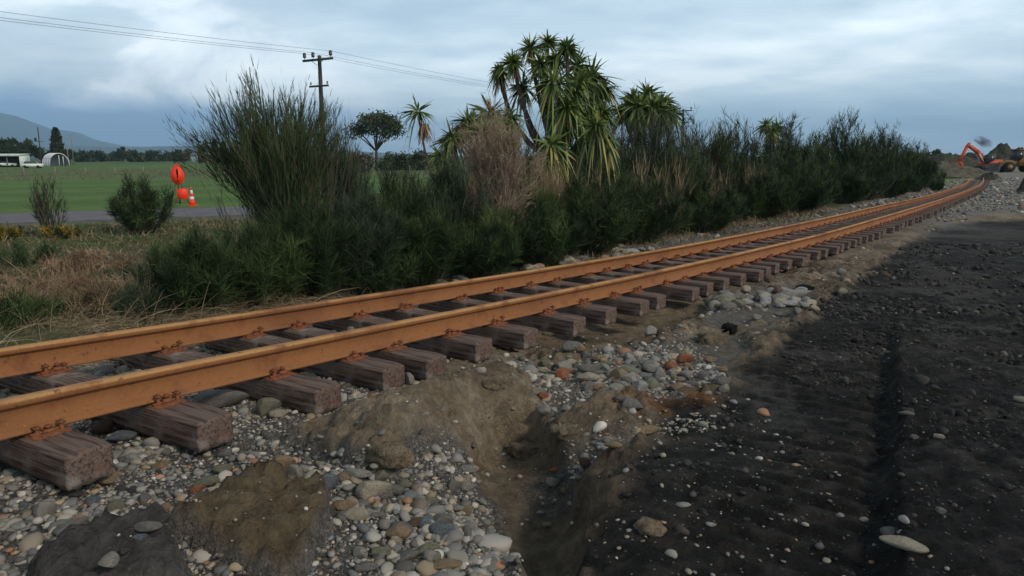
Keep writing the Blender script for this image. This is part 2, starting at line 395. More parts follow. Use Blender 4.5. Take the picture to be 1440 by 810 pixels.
_A = np.block([[_K, _Pm], [_Pm.T, np.zeros((3, 3))]])
_w = np.linalg.solve(_A, np.r_[CP[:, 2], 0, 0, 0])
def tps(x, y):
    u, v = _uv(x, y); out = np.empty(len(u))
    for a in range(0, len(u), 60000):
        U = u[a:a + 60000]; Vv = v[a:a + 60000]
        out[a:a + 60000] = _phi((U[:, None] - cu) ** 2 + (Vv[:, None] - cv) ** 2) @ _w[:-3] + _w[-3] + _w[-2] * U + _w[-1] * Vv
    return out
def base_height(x, y, st=None):
    x = np.asarray(x, float).ravel(); y = np.asarray(y, float).ravel()
    s, t = st if st is not None else st_of(x, y)
    z = np.empty(len(x)); near = y < 75
    z[:] = .33
    if near.any(): z[near] = np.clip(tps(x[near], y[near]), .1, 1.4)
    z = z + (.33 - z) * sm(50, 72, y)
    zl = (zrail(s) - .335) * (1 - sm(1.6, 9.5, -t)) * 1.0
    # far from the line everything is the flat field
    zl = zl * (1 - sm(70, 110, y))
    w = sm(-1.7, -1.1, t)
    z = zl * (1 - w) + z * w
    far = sm(150, 260, np.hypot(x, y)); z = z * (1 - far)
    return z
def P2(px, py, H=None):
    if H is not None: p = at_drop(px, py, H); return p[:2]
    H = 1.6
    for _ in range(6):
        p = at_drop(px, py, H); H = .5 * H + .5 * (CZ - float(base_height(p[0], p[1])[0]))
    return p[:2]
def poly(pts): return np.array([P2(a, b) for a, b in pts])
def sdist(x, y, pg):
    """signed distance, positive inside"""
    x0, y0 = pg[:, 0], pg[:, 1]; x1, y1 = np.roll(x0, -1), np.roll(y0, -1)
    d = np.full(len(x), 1e9); ins = np.zeros(len(x), bool)
    for i in range(len(pg)):
        ex, ey = x1[i] - x0[i], y1[i] - y0[i]; wx, wy = x - x0[i], y - y0[i]
        tt = np.clip((wx * ex + wy * ey) / (ex * ex + ey * ey + 1e-12), 0, 1)
        d = np.minimum(d, np.hypot(wx - tt * ex, wy - tt * ey))
        c = ((y0[i] > y) != (y1[i] > y))
        if abs(ey) > 1e-9: ins ^= c & (x < x0[i] + (y - y0[i]) * ex / ey)
    return np.where(ins, d, -d)
PG = {
 'gravel': poly([(-500, 1300), (-500, 560), (0, 520), (200, 480), (520, 425), (640, 430), (640, 520), (600, 560), (600, 600), (665, 640), (705, 700), (745, 800), (760, 1300)]),
 'mound': poly([(380, 612), (450, 568), (560, 548), (640, 505), (740, 510), (760, 560), (700, 600), (640, 612), (560, 672), (500, 662), (440, 648)]),
 'gully': poly([(690, 588), (750, 583), (778, 606), (800, 655), (846, 700), (825, 760), (815, 830), (820, 1100), (755, 1100), (735, 815), (698, 740), (674, 690), (655, 640)]),
 'slab': poly([(255, 765), (345, 697), (465, 700), (460, 745), (430, 812), (400, 835), (330, 800)]),
 'slab2': poly([(50, 815), (140, 762), (215, 745), (250, 760), (265, 850), (60, 870)]),
 'cluster': poly([(735, 520), (850, 498), (1040, 470), (1065, 500), (1000, 545), (900, 565), (780, 590), (730, 560)]),
 'cluster2': poly([(885, 590), (985, 590), (900, 640), (830, 660), (770, 690), (745, 670), (820, 640)]),
 'cluster3': poly([(985, 440), (1060, 405), (1140, 405), (1150, 430), (1060, 470), (1010, 470)]),
 'farpale': poly([(1300, 330), (1340, 285), (1375, 262), (1400, 245), (1560, 245), (1600, 300), (1440, 296), (1370, 300)]),
 'black': poly([(835, 1300), (812, 812), (840, 705), (870, 655), (950, 600), (1020, 540), (1065, 492), (1150, 430), (1240, 368), (1310, 322), (1380, 312), (1500, 310), (2400, 330), (2600, 1300)]),
}
RUTA, RUTB = P2(1248, 800), P2(1256, 500)
STRIP = poly([(960, 860), (1000, 600), (1090, 480), (1256, 470), (1252, 600), (1240, 900)])
def gravelly(x, y):
    n = fbm(x, y, .5, 3, 31) * .12
    g = sm(-.03, .05, sdist(x, y, PG['gravel']) + n)
    m = sm(-.02, .05, sdist(x, y, PG['mound']) + n * .8)
    sl_ = sm(-.02, .02, sdist(x, y, PG['slab']) + n * .25); s2 = sm(-.02, .02, sdist(x, y, PG['slab2']) + n * .25)
    c = np.maximum.reduce([sm(-.1, .1, sdist(x, y, PG[k]) + n * 2) for k in ('cluster', 'cluster2')])
    c3 = sm(-.2, .2, sdist(x, y, PG['cluster3']) + n * 3)
    return g, m, sl_, s2, np.maximum(c, c3)
def ground(x, y, full=False):
    x = np.asarray(x, float).ravel(); y = np.asarray(y, float).ravel()
    st = st_of(x, y); s, t = st; z = base_height(x, y, st)
    R = np.hypot(x, y)
    g, m, sl_, s2, c = gravelly(x, y)
    right = sm(-1.7, -1.2, t)
    nf = 1 - sm(30, 60, R)
    blk = sm(-.08, .12, sdist(x, y, PG['black']) + fbm(x, y, .6, 4, 11) * .35) * right
    gu = sm(-.012, .05, sdist(x, y, PG['gully']) + fbm(x, y, .16, 4, 12) * .035)
    silt = (1 - np.clip(g - m - sl_ - s2, 0, 1)) * (1 - blk) * (1 - c)
    # lumpy silt
    f1 = fbm(x, y, .55, 5, 3, .55); f2 = np.abs(fbm(x, y, .28, 4, 9, .55))
    z = z + nf * right * (silt * (1 - .75 * gu) * (f1 * .07 + (.06 - f2 * .16) + fbm(x, y, .06, 3, 5) * .012) + (1 - silt) * (f1 * .018))
    bil = lambda w_, sd: 1 - 2.2 * np.abs(perlin(x / w_, y / w_, sd))
    z = z - gu * (.11 + .03 * fbm(x, y, .5, 2, 39)) + (1 - gu) * silt * .02 - gu * nf * .0
    z = z + m * (.035 + .05 * fbm(x, y, .22, 4, 21, .6) + .030 * bil(.17, 24) + .014 * bil(.07, 25)) + sl_ * (.060 + .016 * fbm(x, y, .12, 3, 22) + .006 * bil(.05, 27)) + s2 * (.035 + .008 * fbm(x, y, .2, 3, 23))
    z = z + silt * (1 - m) * nf * right * (1 - .8 * gu) * (.022 * bil(.19, 28) + .012 * bil(.08, 29)) + blk * nf * (.010 * bil(.11, 34) + .006 * bil(.045, 38))
    # black earth: clods, tread marks, the rut and its ledge
    st_in = sm(0, .15, sdist(x, y, STRIP) + fbm(x, y, .4, 2, 8) * .1) * blk
    z = z + blk * nf * (fbm(x, y, .35, 5, 14, .62) * .030 * (1 - .6 * st_in) + fbm(x, y, .06, 3, 15, .65) * .014 * (1 - .4 * st_in))
    dr = (RUTB - RUTA) / np.linalg.norm(RUTB - RUTA)
    al = (x - RUTA[0]) * dr[0] + (y - RUTA[1]) * dr[1]
    q = (x - RUTA[0]) * dr[1] - (y - RUTA[1]) * dr[0] + fbm(x, y, .5, 3, 17) * .05
    ph = al * 2 * math.pi / .155 + q * 3.0 + fbm(x, y, .5, 2, 18) * 2.2
    z = z + st_in * (np.sin(ph) * .012 + np.sin(ph * 2 + 1) * .004) * (.35 + .65 * sm(-.2, .3, fbm(x, y, .7, 2, 19) + .15))
    fr = (1 - sm(6, 9, R))
    z = z + blk * fr * (.10 * sm(-.03, .05, q) * (1 - .7 * sm(.1, 1.3, q)) - .022 * np.exp(-((q + .06) / .06) ** 2) + fbm(x, y, .15, 3, 33) * .03 * np.exp(-((q - .08) / .12) ** 2))
    # left verge: rough, tussocky, flat again where the road is
    lf = (1 - right) * (1 - sm(9, 12, -t)) * nf
    z = z + lf * (fbm(x, y, 1.6, 4, 25) * .10 + fbm(x, y, .3, 3, 26) * .03)
    # the wash-out: nothing of the bank stands higher than the sleepers lie; a hollow under the middle ones
    lim = zrail(s) - .352 + np.maximum(0, t - 1.15) * .55 - .22 * sm(3.7, 4.8, s) * (1 - sm(6.3, 7.6, s)) * (1 - sm(1.5, 2.1, t)) * sm(-.4, .5, t)
    lim = lim + np.maximum(0, -1.1 - t) * 2.0 + fbm(x, y, .3, 3, 36) * .02
    z = np.minimum(z, np.where(s > -7, lim, z))
    if not full: return z
    return z, dict(g=g, m=m, sl=np.maximum(sl_ * 1.0, 0), s2=s2, c=c, blk=blk, right=right, s=s, t=t, silt=silt, R=R)
def gz(x, y): return float(ground([x], [y])[0])
def G(px, py):
    H = 1.6
    for _ in range(8):
        p = at_drop(px, py, H); H = .4 * H + .6 * (CZ - gz(p[0], p[1]))
    return np.array([p[0], p[1], gz(p[0], p[1])])

def axis(a, b, step, lo, hi, g1=1.03, lim=60, g2=1.22):
    mid = list(np.arange(a, b, step)); out = mid[:]
    x, h = b, step
    while x < hi:
        h *= g1 if abs(x) < lim else g2; out.append(x); x += h
    out.append(hi); x, h = a, step; left = []
    while x > lo:
        h *= g1 if abs(x) < lim else g2; x -= h; left.append(x)
    return np.array(left[::-1] + out)
gx = axis(-3.4, 5.2, .026, -9000, 12000); gy = axis(1.7, 8.0, .026, -60, 16000, 1.022)
X, Y = np.meshgrid(gx, gy); xf, yf = X.ravel(), Y.ravel()
Z, zn = ground(xf, yf, True)
nx_, ny_ = len(gx), len(gy)
ii = np.arange(nx_ * ny_).reshape(ny_, nx_)
q = np.stack([ii[:-1, :-1], ii[:-1, 1:], ii[1:, 1:], ii[1:, :-1]], -1).reshape(-1, 4)
print('ground verts', len(xf))
# surface colours: what the ground is made of at each place
def mixc(a, b, w): return a * (1 - w[:, None]) + np.asarray(b)[None] * w[:, None]
nA = fbm(xf, yf, .8, 4, 41); nB = fbm(xf, yf, .15, 3, 43); nC = fbm(xf, yf, 3.5, 4, 44)
col = np.tile(np.array([[.19, .15, .105]]), (len(xf), 1))                        # silt
col = mixc(col, (.125, .097, .068), sm(-.1, .4, nA)); col = mixc(col, (.25, .205, .15), sm(.1, .45, -nA + nB * .6) * .8)
orange = np.exp(-((xf - G(960, 570)[0]) ** 2 + (yf - G(960, 570)[1]) ** 2) / .14); col = mixc(col, (.17, .085, .035), np.clip(orange * 1.2 + nB * .4, 0, 1) * (orange > .05))
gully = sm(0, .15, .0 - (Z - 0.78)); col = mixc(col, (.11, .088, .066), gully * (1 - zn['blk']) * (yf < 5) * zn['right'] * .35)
col = mixc(col, (.13, .098, .062), zn['sl']); col = mixc(col, (.075, .07, .068), zn['s2'])
col = mixc(col, (.105, .10, .092), np.clip(zn['g'] - zn['m'] - zn['sl'] - zn['s2'], 0, 1)); col = mixc(col, (.12, .105, .085), zn['c'] * .7)
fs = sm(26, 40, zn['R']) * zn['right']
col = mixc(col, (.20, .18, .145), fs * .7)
bn = sm(-.25, .25, nA + nB * .5)
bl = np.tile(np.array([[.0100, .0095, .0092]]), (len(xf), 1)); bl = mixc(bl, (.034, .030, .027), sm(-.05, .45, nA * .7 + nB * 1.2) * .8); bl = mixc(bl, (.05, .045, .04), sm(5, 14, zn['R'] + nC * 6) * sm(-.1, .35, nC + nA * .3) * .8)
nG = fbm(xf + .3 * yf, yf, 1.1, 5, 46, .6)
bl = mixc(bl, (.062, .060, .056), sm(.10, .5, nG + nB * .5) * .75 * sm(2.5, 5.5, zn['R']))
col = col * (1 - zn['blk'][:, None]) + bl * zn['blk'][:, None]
pale = sm(-1, 1.5, sdist(xf, yf, PG['farpale']) + nC * 1.5); col = mixc(col, (.20, .195, .185), pale * .8)
lf = 1 - zn['right']
vg = np.tile(np.array([[.075, .060, .036]]), (len(xf), 1)); vg = mixc(vg, (.05, .065, .022), sm(-.2, .3, nC)); vg = mixc(vg, (.12, .09, .06), sm(.0, .4, nA) * .6)
vg = mixc(vg, (.16, .14, .115), sm(3.4, 2.4, -zn['t']) * sm(2.5, 4.5, zn['s']))
tl = -zn['t']
fieldw = sm(12, 20, tl + nC * 2) ; vg = mixc(vg, (.045, .072, .020), fieldw)
# paddock beyond the road: bright pasture, rough dry strip, pasture again
rd = (xf + 12.3) * -.455 + (yf - 35.9) * .89
pad = sm(.3, 1.2, rd); st1 = .5 + .5 * np.sin(rd * .55 + nC)
past = np.tile(np.array([[.062, .118, .020]]), (len(xf), 1)); past = mixc(past, (.098, .155, .034), sm(.3, .9, st1) * .7); past = mixc(past, (.04, .072, .016), sm(.0, .5, nA) * .5)
dry = sm(52, 58, rd + nC * 2) * (1 - sm(120, 150, rd)); past = mixc(past, (.10, .125, .045), dry); past = mixc(past, (.06, .085, .03), sm(.1, .5, nC) * dry)
past = mixc(past, (.06, .085, .035), sm(170, 400, rd)); past = mixc(past, (.05, .06, .035), sm(600, 1500, rd))
vg = mixc(vg, (.15, .125, .095), sm(40, 50, zn['s']) * sm(12, 8, tl + nA * 2))
vg = vg * (1 - pad[:, None]) + past * pad[:, None]
lfm = np.clip(lf + sm(120, 200, yf), 0, 1)
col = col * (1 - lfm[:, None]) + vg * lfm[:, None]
gm = bpy.data.materials.new('ground_soil'); gm.use_nodes = True
n, l = gm.node_tree.nodes, gm.node_tree.links; b = n['Principled BSDF']; b.inputs['Specular IOR Level'].default_value = .15
def gat(nm):
    a = n.new('ShaderNodeAttribute'); a.attribute_name = nm; return a
def gmix(f, a, c):
    x = n.new('ShaderNodeMix'); x.data_type = 'RGBA'; l.new(f, x.inputs[0])
    for i, v in ((6, a), (7, c)):
        if isinstance(v, tuple): x.inputs[i].default_value = (*v, 1)
        else: l.new(v, x.inputs[i])
    return x.outputs[2]
def gmath(op, a, c, cl=False):
    x = n.new('ShaderNodeMath'); x.operation = op; x.use_clamp = cl
    for i, v in enumerate((a, c)):
        if isinstance(v, (int, float)): x.inputs[i].default_value = v
        else: l.new(v, x.inputs[i])
    return x.outputs[0]
gtc = n.new('ShaderNodeTexCoord')
def gvor(sc):
    v = n.new('ShaderNodeTexVoronoi'); v.inputs['Scale'].default_value = sc; l.new(gtc.outputs['Object'], v.inputs['Vector']); return v
def gno(sc, d=6):
    v = n.new('ShaderNodeTexNoise'); v.inputs['Scale'].default_value = sc; v.inputs['Detail'].default_value = d; v.inputs['Roughness'].default_value = .65; l.new(gtc.outputs['Object'], v.inputs['Vector']); return v
def gmap(f, lo, hi, a=0., c=1.):
    r = n.new('ShaderNodeMapRange'); r.interpolation_type = 'SMOOTHSTEP'; l.new(f, r.inputs[0])
    for i, v in zip((1, 2, 3, 4), (lo, hi, a, c)): r.inputs[i].default_value = v
    return r.outputs[0]
base = gat('gcol').outputs['Color']; peb = gat('pebbly').outputs['Fac']; spk = gat('speck').outputs['Fac']
# fine gravel between the modelled stones
v1 = gvor(95); v2 = gvor(48); v3 = gvor(34)
rr = n.new('ShaderNodeValToRGB'); e = rr.color_ramp.elements
for p_, c_ in ((.0, (.05, .05, .05)), (.3, (.13, .13, .125)), (.55, (.09, .095, .10)), (.75, (.2, .19, .17)), (.9, (.15, .10, .07)), (1, (.3, .29, .27))):
    x = e.new(p_) if p_ not in (0., 1) else (e[0] if p_ == 0 else e[-1]); x.color = (*c_, 1)
sepc = n.new('ShaderNodeSeparateColor'); l.new(v1.outputs['Color'], sepc.inputs[0]); l.new(sepc.outputs[0], rr.inputs[0])
c1 = gmix(peb, base, rr.outputs[0])
# pale grit scattered on the soils
sc2 = n.new('ShaderNodeSeparateColor'); l.new(v2.outputs['Color'], sc2.inputs[0])
grit = gmath('MULTIPLY', gmath('GREATER_THAN', sc2.outputs[0], .86), gmap(v2.outputs['Distance'], .28, .2), True)
sc3 = n.new('ShaderNodeSeparateColor'); l.new(v3.outputs['Color'], sc3.inputs[0])
v4 = gvor(130); s4 = n.new('ShaderNodeSeparateColor'); l.new(v4.outputs['Color'], s4.inputs[0])
grit2 = gmath('MULTIPLY', gmath('MULTIPLY', gmath('GREATER_THAN', s4.outputs[0], .80), gmap(v4.outputs['Distance'], .32, .2), True), gmap(gno(3.2).outputs[0], .42, .6, .25, 1.))
c2_ = gmix(gmath('MULTIPLY', grit2, gmath('MULTIPLY', spk, .75)), gmix(gmath('MULTIPLY', grit, spk), c1, (.17, .16, .145)), (.13, .125, .115))
nz = gno(14); dk = gmap(nz.outputs[0], .35, .65, .72, 1.25)
vmn = n.new('ShaderNodeVectorMath'); vmn.operation = 'SCALE'; l.new(c2_, vmn.inputs[0]); l.new(dk, vmn.inputs[3])
l.new(vmn.outputs[0], b.inputs['Base Color']); b.inputs['Roughness'].default_value = .88
b1 = n.new('ShaderNodeBump'); b1.inputs['Distance'].default_value = .05; l.new(gno(38, 8).outputs[0], b1.inputs['Height'])
l.new(gat('rough').outputs['Fac'], b1.inputs['Strength'])
b2 = n.new('ShaderNodeBump'); b2.inputs['Distance'].default_value = .012; b2.invert = True; l.new(v1.outputs['Distance'], b2.inputs['Height']); l.new(peb, b2.inputs['Strength']); l.new(b1.outputs[0], b2.inputs['Normal'])
b3 = n.new('ShaderNodeBump'); b3.inputs['Distance'].default_value = .01; l.new(gmath('MULTIPLY', grit, spk), b3.inputs['Height']); l.new(b2.outputs[0], b3.inputs['Normal'])
l.new(b3.outputs[0], b.inputs['Normal'])
peb_a = np.clip(np.clip(zn['g'] - zn['m'] - zn['sl'] - zn['s2'], 0, 1) + zn['c'] * .5 + pale * .6, 0, 1) * zn['right'] * (1 - zn['blk'])
peb_a = np.maximum(peb_a, sm(3.0, 2.2, -zn['t']) * lf * (zn['R'] < 60) * .8 * sm(2.5, 4.5, zn['s']))
spk_a = np.clip(zn['right'] * (.35 + zn['blk'] * .55 + .4 * sm(0, .4, nA)), 0, 1) * (1 - zn['sl'])
rough_a = np.clip(zn['right'] * .8 + .35, 0, 1) * (1 - sm(20, 60, zn['R']) * .7)
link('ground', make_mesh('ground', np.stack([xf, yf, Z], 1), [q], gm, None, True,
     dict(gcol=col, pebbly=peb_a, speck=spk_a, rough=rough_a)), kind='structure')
del X, Y

# ================================================================== road and hills
RP = [(-60, 13.5), (-40, 22.2), (-21.7, 31.1), (-12.3, 35.9), (0, 42.2), (13, 50), (24, 63), (38, 90), (54, 130), (68, 175), (80, 220)]
R0 = densify(np.array([(a, b, 0.) for a, b in RP]), 2.0)
tr = np.gradient(R0[:, :2], axis=0); tr /= np.linalg.norm(tr, axis=1, keepdims=True)
wd = 5.6; nrr = np.stack([tr[:, 1], -tr[:, 0]], 1)
# a low gravelled formation that carries the road 0.12 m above the paddock, then the seal
rise = base_height(R0[:, 0], R0[:, 1])
def strip(offs, zs, m_, name, **k):
    V = np.stack([np.stack([R0[:, 0] + nrr[:, 0] * o, R0[:, 1] + nrr[:, 1] * o, np.maximum(rise, 0) + z_], 1) for o, z_ in zip(offs, zs)], 1)
    K = len(offs); idx = np.arange(len(R0) * K).reshape(-1, K)
    qq = np.stack([idx[:-1, :-1], idx[:-1, 1:], idx[1:, 1:], idx[1:, :-1]], -1).reshape(-1, 4)
    return link(name, make_mesh(name, V.reshape(-1, 3), [qq[:, ::-1]], m_), **k)
M['verge'] = mat('road_shoulder', (.09, .085, .07), .9, noise=[(3, (.05, .07, .025), .45, .6), (30, (.15, .14, .12), .55, .75)])
M['road'] = mat('road_seal', (.115, .108, .118), .85, noise=[(1.2, (.085, .08, .088), .45, .65), (40, (.15, .145, .15), .55, .75)])
strip((-1.2, -.3, wd + .3, wd + 1.3), (-.15, .115, .115, -.15), M['verge'], 'road_shoulder', kind='structure')
strip((0, wd * .5, wd), (.125, .16, .125), M['road'], 'road', kind='structure')

M['hill'] = mat('hill_bush', (.018, .032, .026), .95, noise=[(.002, (.03, .045, .032), .4, .6)])
def hills(name, az0, az1, d0, d1, prof, seed):
    na, nd = 180, 16
    A = np.radians(np.linspace(az0, az1, na)); D = np.linspace(d0, d1, nd)
    AA, DD = np.meshgrid(A, D); hx = prof(np.degrees(AA))
    k = np.sin(np.clip((DD - d0) / (d1 - d0), 0, 1) * math.pi) ** .8
    xx = DD * np.sin(AA); yy = DD * np.cos(AA)
    zz = k * hx * (.97 + .10 * fbm(xx.ravel(), yy.ravel(), 900, 4, seed).reshape(xx.shape)) * ((d0 + d1) / 2) / 1000. - 3
    idx = np.arange(na * nd).reshape(nd, na)
    qq = np.stack([idx[:-1, :-1], idx[:-1, 1:], idx[1:, 1:], idx[1:, :-1]], -1).reshape(-1, 4)
    link(name, make_mesh(name, np.stack([xx.ravel(), yy.ravel(), zz.ravel()], 1), [qq], M['hill'], None, True), kind='structure')
# profile values: metres of height per km of distance (1 px = 0.95 m/km)
pxs = lambda px: math.degrees(math.atan((px - 720) / F))
def prof_from(pts):
    xs = [pxs(a) for a, _ in pts]; hs = [(HY - b_) * .88 for _, b_ in pts]
    return lambda az_: np.interp(az_, xs, hs)
hills('mountain_range', pxs(-700), pxs(520), 8200, 11500, prof_from([(-700, 130), (-300, 150), (-100, 162), (0, 163), (40, 168), (62, 176), (85, 184), (105, 185), (125, 188), (150, 198), (185, 205), (230, 208), (400, 216), (520, 220)]), 51)
hills('foothills', pxs(-400), pxs(700), 5600, 7000, prof_from([(-400, 205), (80, 206), (120, 204), (180, 206), (240, 205), (300, 204), (400, 207), (560, 214), (700, 219)]), 52)

# ================================================================== rails
def rail_profile(hh=.165):
    hw, fw, wb = .036, .066, .008
    half = [(hw - .006, 0), (hw, -.007), (hw, -.016), (hw, -.032), (hw - .006, -.038), (wb + .006, -.046), (wb, -.058), (wb, -hh + .034), (wb + .008, -hh + .024), (fw, -hh + .012), (fw, -hh)]
    return np.array([(a, b_) for a, b_ in half] + [(-a, b_) for a, b_ in half[::-1]])
def make_rail(side, name, label):
    off = -(GA / 2 - .035 - .0) if side == 'far' else (GA / 2 - .035) + .0
    # positive t is the camera side; the measured line is the upper far edge of each head
    tt = off + (.001)
    pr = rail_profile(); K = len(pr)
    ce = CL.copy(); ce[:, :2] -= NL * (GA / 2) * (1 if side == 'near' else -1)
    ce[:, 2] += cant / 2 * (-1 if side == 'near' else 1)
    wob = fbm(sN, sN * 0 + (3 if side == 'near' else 9), 5.0, 3, 61) * .010 * sm(2, 6, sN)
    ce[:, 2] += wob; ce[:, :2] += NL * (fbm(sN, sN * 0 + 20, 7.0, 2, 62) * .012)[:, None]
    sgn = np.stack([-NL[:, 0], -NL[:, 1]], 1)
    V = np.empty((len(ce), K, 3))
    V[:, :, :2] = ce[:, None, :2] + sgn[:, None] * pr[None, :, :1]; V[:, :, 2] = ce[:, 2:3] + pr[None, :, 1]
    idx = np.arange(len(ce) * K).reshape(-1, K); nx2 = np.roll(idx, -1, 1)
    qq = np.stack([idx[:-1], idx[1:], nx2[1:], nx2[:-1]], -1).reshape(-1, 4)
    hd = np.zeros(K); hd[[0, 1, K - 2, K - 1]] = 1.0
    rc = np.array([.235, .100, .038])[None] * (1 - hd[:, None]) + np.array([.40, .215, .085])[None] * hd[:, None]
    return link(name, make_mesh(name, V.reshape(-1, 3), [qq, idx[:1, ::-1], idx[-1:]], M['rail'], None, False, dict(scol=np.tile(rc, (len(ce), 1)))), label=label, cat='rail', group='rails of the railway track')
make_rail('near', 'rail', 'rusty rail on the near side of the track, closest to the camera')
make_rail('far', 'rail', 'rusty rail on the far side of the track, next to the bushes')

# ================================================================== sleepers
def sleeper_mesh(seed, L=2.04, w=.215, h=.158):
    r = np.random.default_rng(seed); nxs, nys, nzs = 44, 9, 6
    us = np.concatenate([[-1, -.994, -.985], np.linspace(-.965, .965, nxs - 5), [.985, .994, 1]]); vs = np.linspace(-1, 1, nys + 1); ws = np.linspace(-1, 1, nzs + 1)
    V = []; Q = []; base_ = 0
    def face(a, b_, fn):
        nonlocal base_
        A, B = np.meshgrid(a, b_, indexing='ij'); P = fn(A.ravel(), B.ravel()); V.append(P)
        i = np.arange(P.shape[0]).reshape(len(a), len(b_)) + base_
        Q.append(np.stack([i[:-1, :-1], i[1:, :-1], i[1:, 1:], i[:-1, 1:]], -1).reshape(-1, 4)); base_ += len(P)
    one = lambda A: np.ones_like(A)
    face(us, vs, lambda A, B: np.stack([A, B, one(A)], 1)); face(vs, us, lambda B, A: np.stack([A, B, -one(A)], 1))
    face(ws, us, lambda B, A: np.stack([A, one(A), B], 1)); face(us, ws, lambda A, B: np.stack([A, -one(A), B], 1))
    face(vs, ws, lambda A, B: np.stack([one(A), A, B], 1)); face(ws, vs, lambda B, A: np.stack([-one(A), A, B], 1))
    P = np.concatenate(V); Qn = np.concatenate(Q)
    # weld
    key = np.round(P * 5000).astype(np.int64); _, first, inv = np.unique(key, axis=0, return_index=True, return_inverse=True)
    P = P[first]; Qn = inv.ravel()[Qn]
    U = P.copy(); D = P * np.array([L / 2, w / 2, h / 2])
    # worn arrises: pull corners in, more at the ends
    rad = .004; e = np.abs(U)
    cy = sm(.9, 1, e[:, 1]) * sm(.8, 1, e[:, 2]); cx_ = sm(.988, 1, e[:, 0])
    D[:, 1] -= np.sign(U[:, 1]) * cy * rad * (.5 + r.random()); D[:, 2] -= np.sign(U[:, 2]) * cy * rad * .6
    D[:, 0] -= np.sign(U[:, 0]) * cx_ * (sm(.6, 1, np.maximum(e[:, 1], e[:, 2]))) * .003
    o = seed * 13.7
    D[:, 0] += (e[:, 0] > .99) * fbm(U[:, 1] * 3 + o, U[:, 2] * 3 + o, 1.3, 3, 3) * .016
    top = sm(.7, 1, U[:, 2])
    D[:, 2] += top * (fbm(D[:, 0] * .6 + o, U[:, 1] * 4.5, .9, 3, 4) * .006)
    # drying splits along the top, opening towards the ends
    for k in range(3):
        yc = r.uniform(-.75, .75); side = r.choice([-1, 1]); ln = r.uniform(.3, .8)
        D[:, 2] -= top * np.exp(-((U[:, 1] - yc) / .12) ** 2) * sm(1 - ln, 1, U[:, 0] * side) * r.uniform(.008, .026)
    D[:, 1] += fbm(D[:, 0] * 1.2 + o, U[:, 2] * 2, .7, 3, 5) * .007
    D[:, 2] -= sm(.93, 1, U[:, 0]) * top * r.uniform(0, .02) * (U[:, 1] > r.uniform(-.5, .8))
    return make_mesh('timber', D, [Qn], M['wood'], None, False)
SM = [sleeper_mesh(k + 1) for k in range(16)]
pb = MB()
pb.box((0, 0, .009), (.27, .165, .018), bev=.003); pb.box((.085, 0, .022), (.02, .165, .014), bev=.003); pb.box((-.085, 0, .022), (.02, .165, .014), bev=.003)
PLATE = pb.mesh('tie_plate', M['rust'])
kb = MB(); kb.tube([(0, 0, -.02), (0, 0, .05)], .011, 8); kb.box((.004, 0, .058), (.042, .032, .018), bev=.006); kb.tube([(0, 0, .066), (.004, 0, .078)], [.012, .005], 8)
SPIKE = kb.mesh('spike', M['rust'])
cbm = MB(); cbm.box((0, 0, .02), (.05, .07, .028), bev=.006); cbm.tube([(.0, 0, .02), (.0, 0, .06)], .016, 6); cbm.tube([(.0, 0, .042), (.0, 0, .056)], .024, 6)
CLAMP = cbm.mesh('clamp_bolt', M['rust'])
# near rail crossings read off the photograph, as distance along the track
def s_from_px(px):
    best = None
    for s_ in np.arange(-4, 40, .02):
        p = track_point(s_, GA / 2 + .10); d = np.array([p[0], p[1], p[2] - .16 - CZ]); dep = d[1] * cP - d[2] * sP
        u = 720 + F * d[0] / dep
        if best is None or abs(u - px) < best[0]: best = (abs(u - px), s_)
    return best[1]
SX = [62, 230, 392, 500, 556, 640, 700, 772, 822, 864, 897, 938, 962, 988, 1010, 1033, 1049, 1067, 1084, 1100, 1113, 1126, 1137, 1150, 1160]
ss_ = [s_from_px(a) + .02 for a in SX]
ss_ = [ss_[0] - .66 * k for k in (5, 4, 3, 2, 1)] + ss_
vis0 = 4
while ss_[-1] < 84: ss_.append(ss_[-1] + .60 + random.uniform(-.05, .05))
ORD = ['nearest', 'second', 'third', 'fourth', 'fifth', 'sixth', 'seventh', 'eighth', 'ninth', 'tenth', 'eleventh', 'twelfth', 'thirteenth', 'fourteenth', 'fifteenth', 'sixteenth', 'seventeenth', 'eighteenth', 'nineteenth', 'twentieth']
TENS = {2: ('twenty', 'twentieth'), 3: ('thirty', 'thirtieth'), 4: ('forty', 'fortieth'), 5: ('fifty', 'fiftieth'), 6: ('sixty', 'sixtieth'), 7: ('seventy', 'seventieth'), 8: ('eighty', 'eightieth'), 9: ('ninety', 'ninetieth')}
def ordinal(n_):
    if n_ > 100: return 'hundred and ' + ordinal(n_ - 100)
    if n_ == 100: return 'hundredth'
    if n_ <= 20: return ORD[n_ - 1].replace('nearest', 'first')
    a, b_ = divmod(n_, 10)
    return TENS[a][1] if b_ == 0 else TENS[a][0] + '-' + ORD[b_ - 1].replace('nearest', 'first')
DESC = {0: 'broad weathered sleeper nearest the camera, pale worn top, at the left edge on gravel', 1: 'second sleeper from the left, deeply grooved splintered end over grey gravel',
        2: 'third sleeper from the left, pinkish brown, end knot, between gravel and brown silt mound', 3: 'fourth sleeper from the left, split end resting behind the brown silt mound',
        4: 'fifth sleeper from the left, cracked along its top, close beside the fourth', 5: 'sixth sleeper from the left, squared grey end, just before the washout', 6: 'seventh sleeper from the left, hanging above the washed out hollow',
        7: 'eighth sleeper from the left, hanging at the far side of the washed out hollow'}
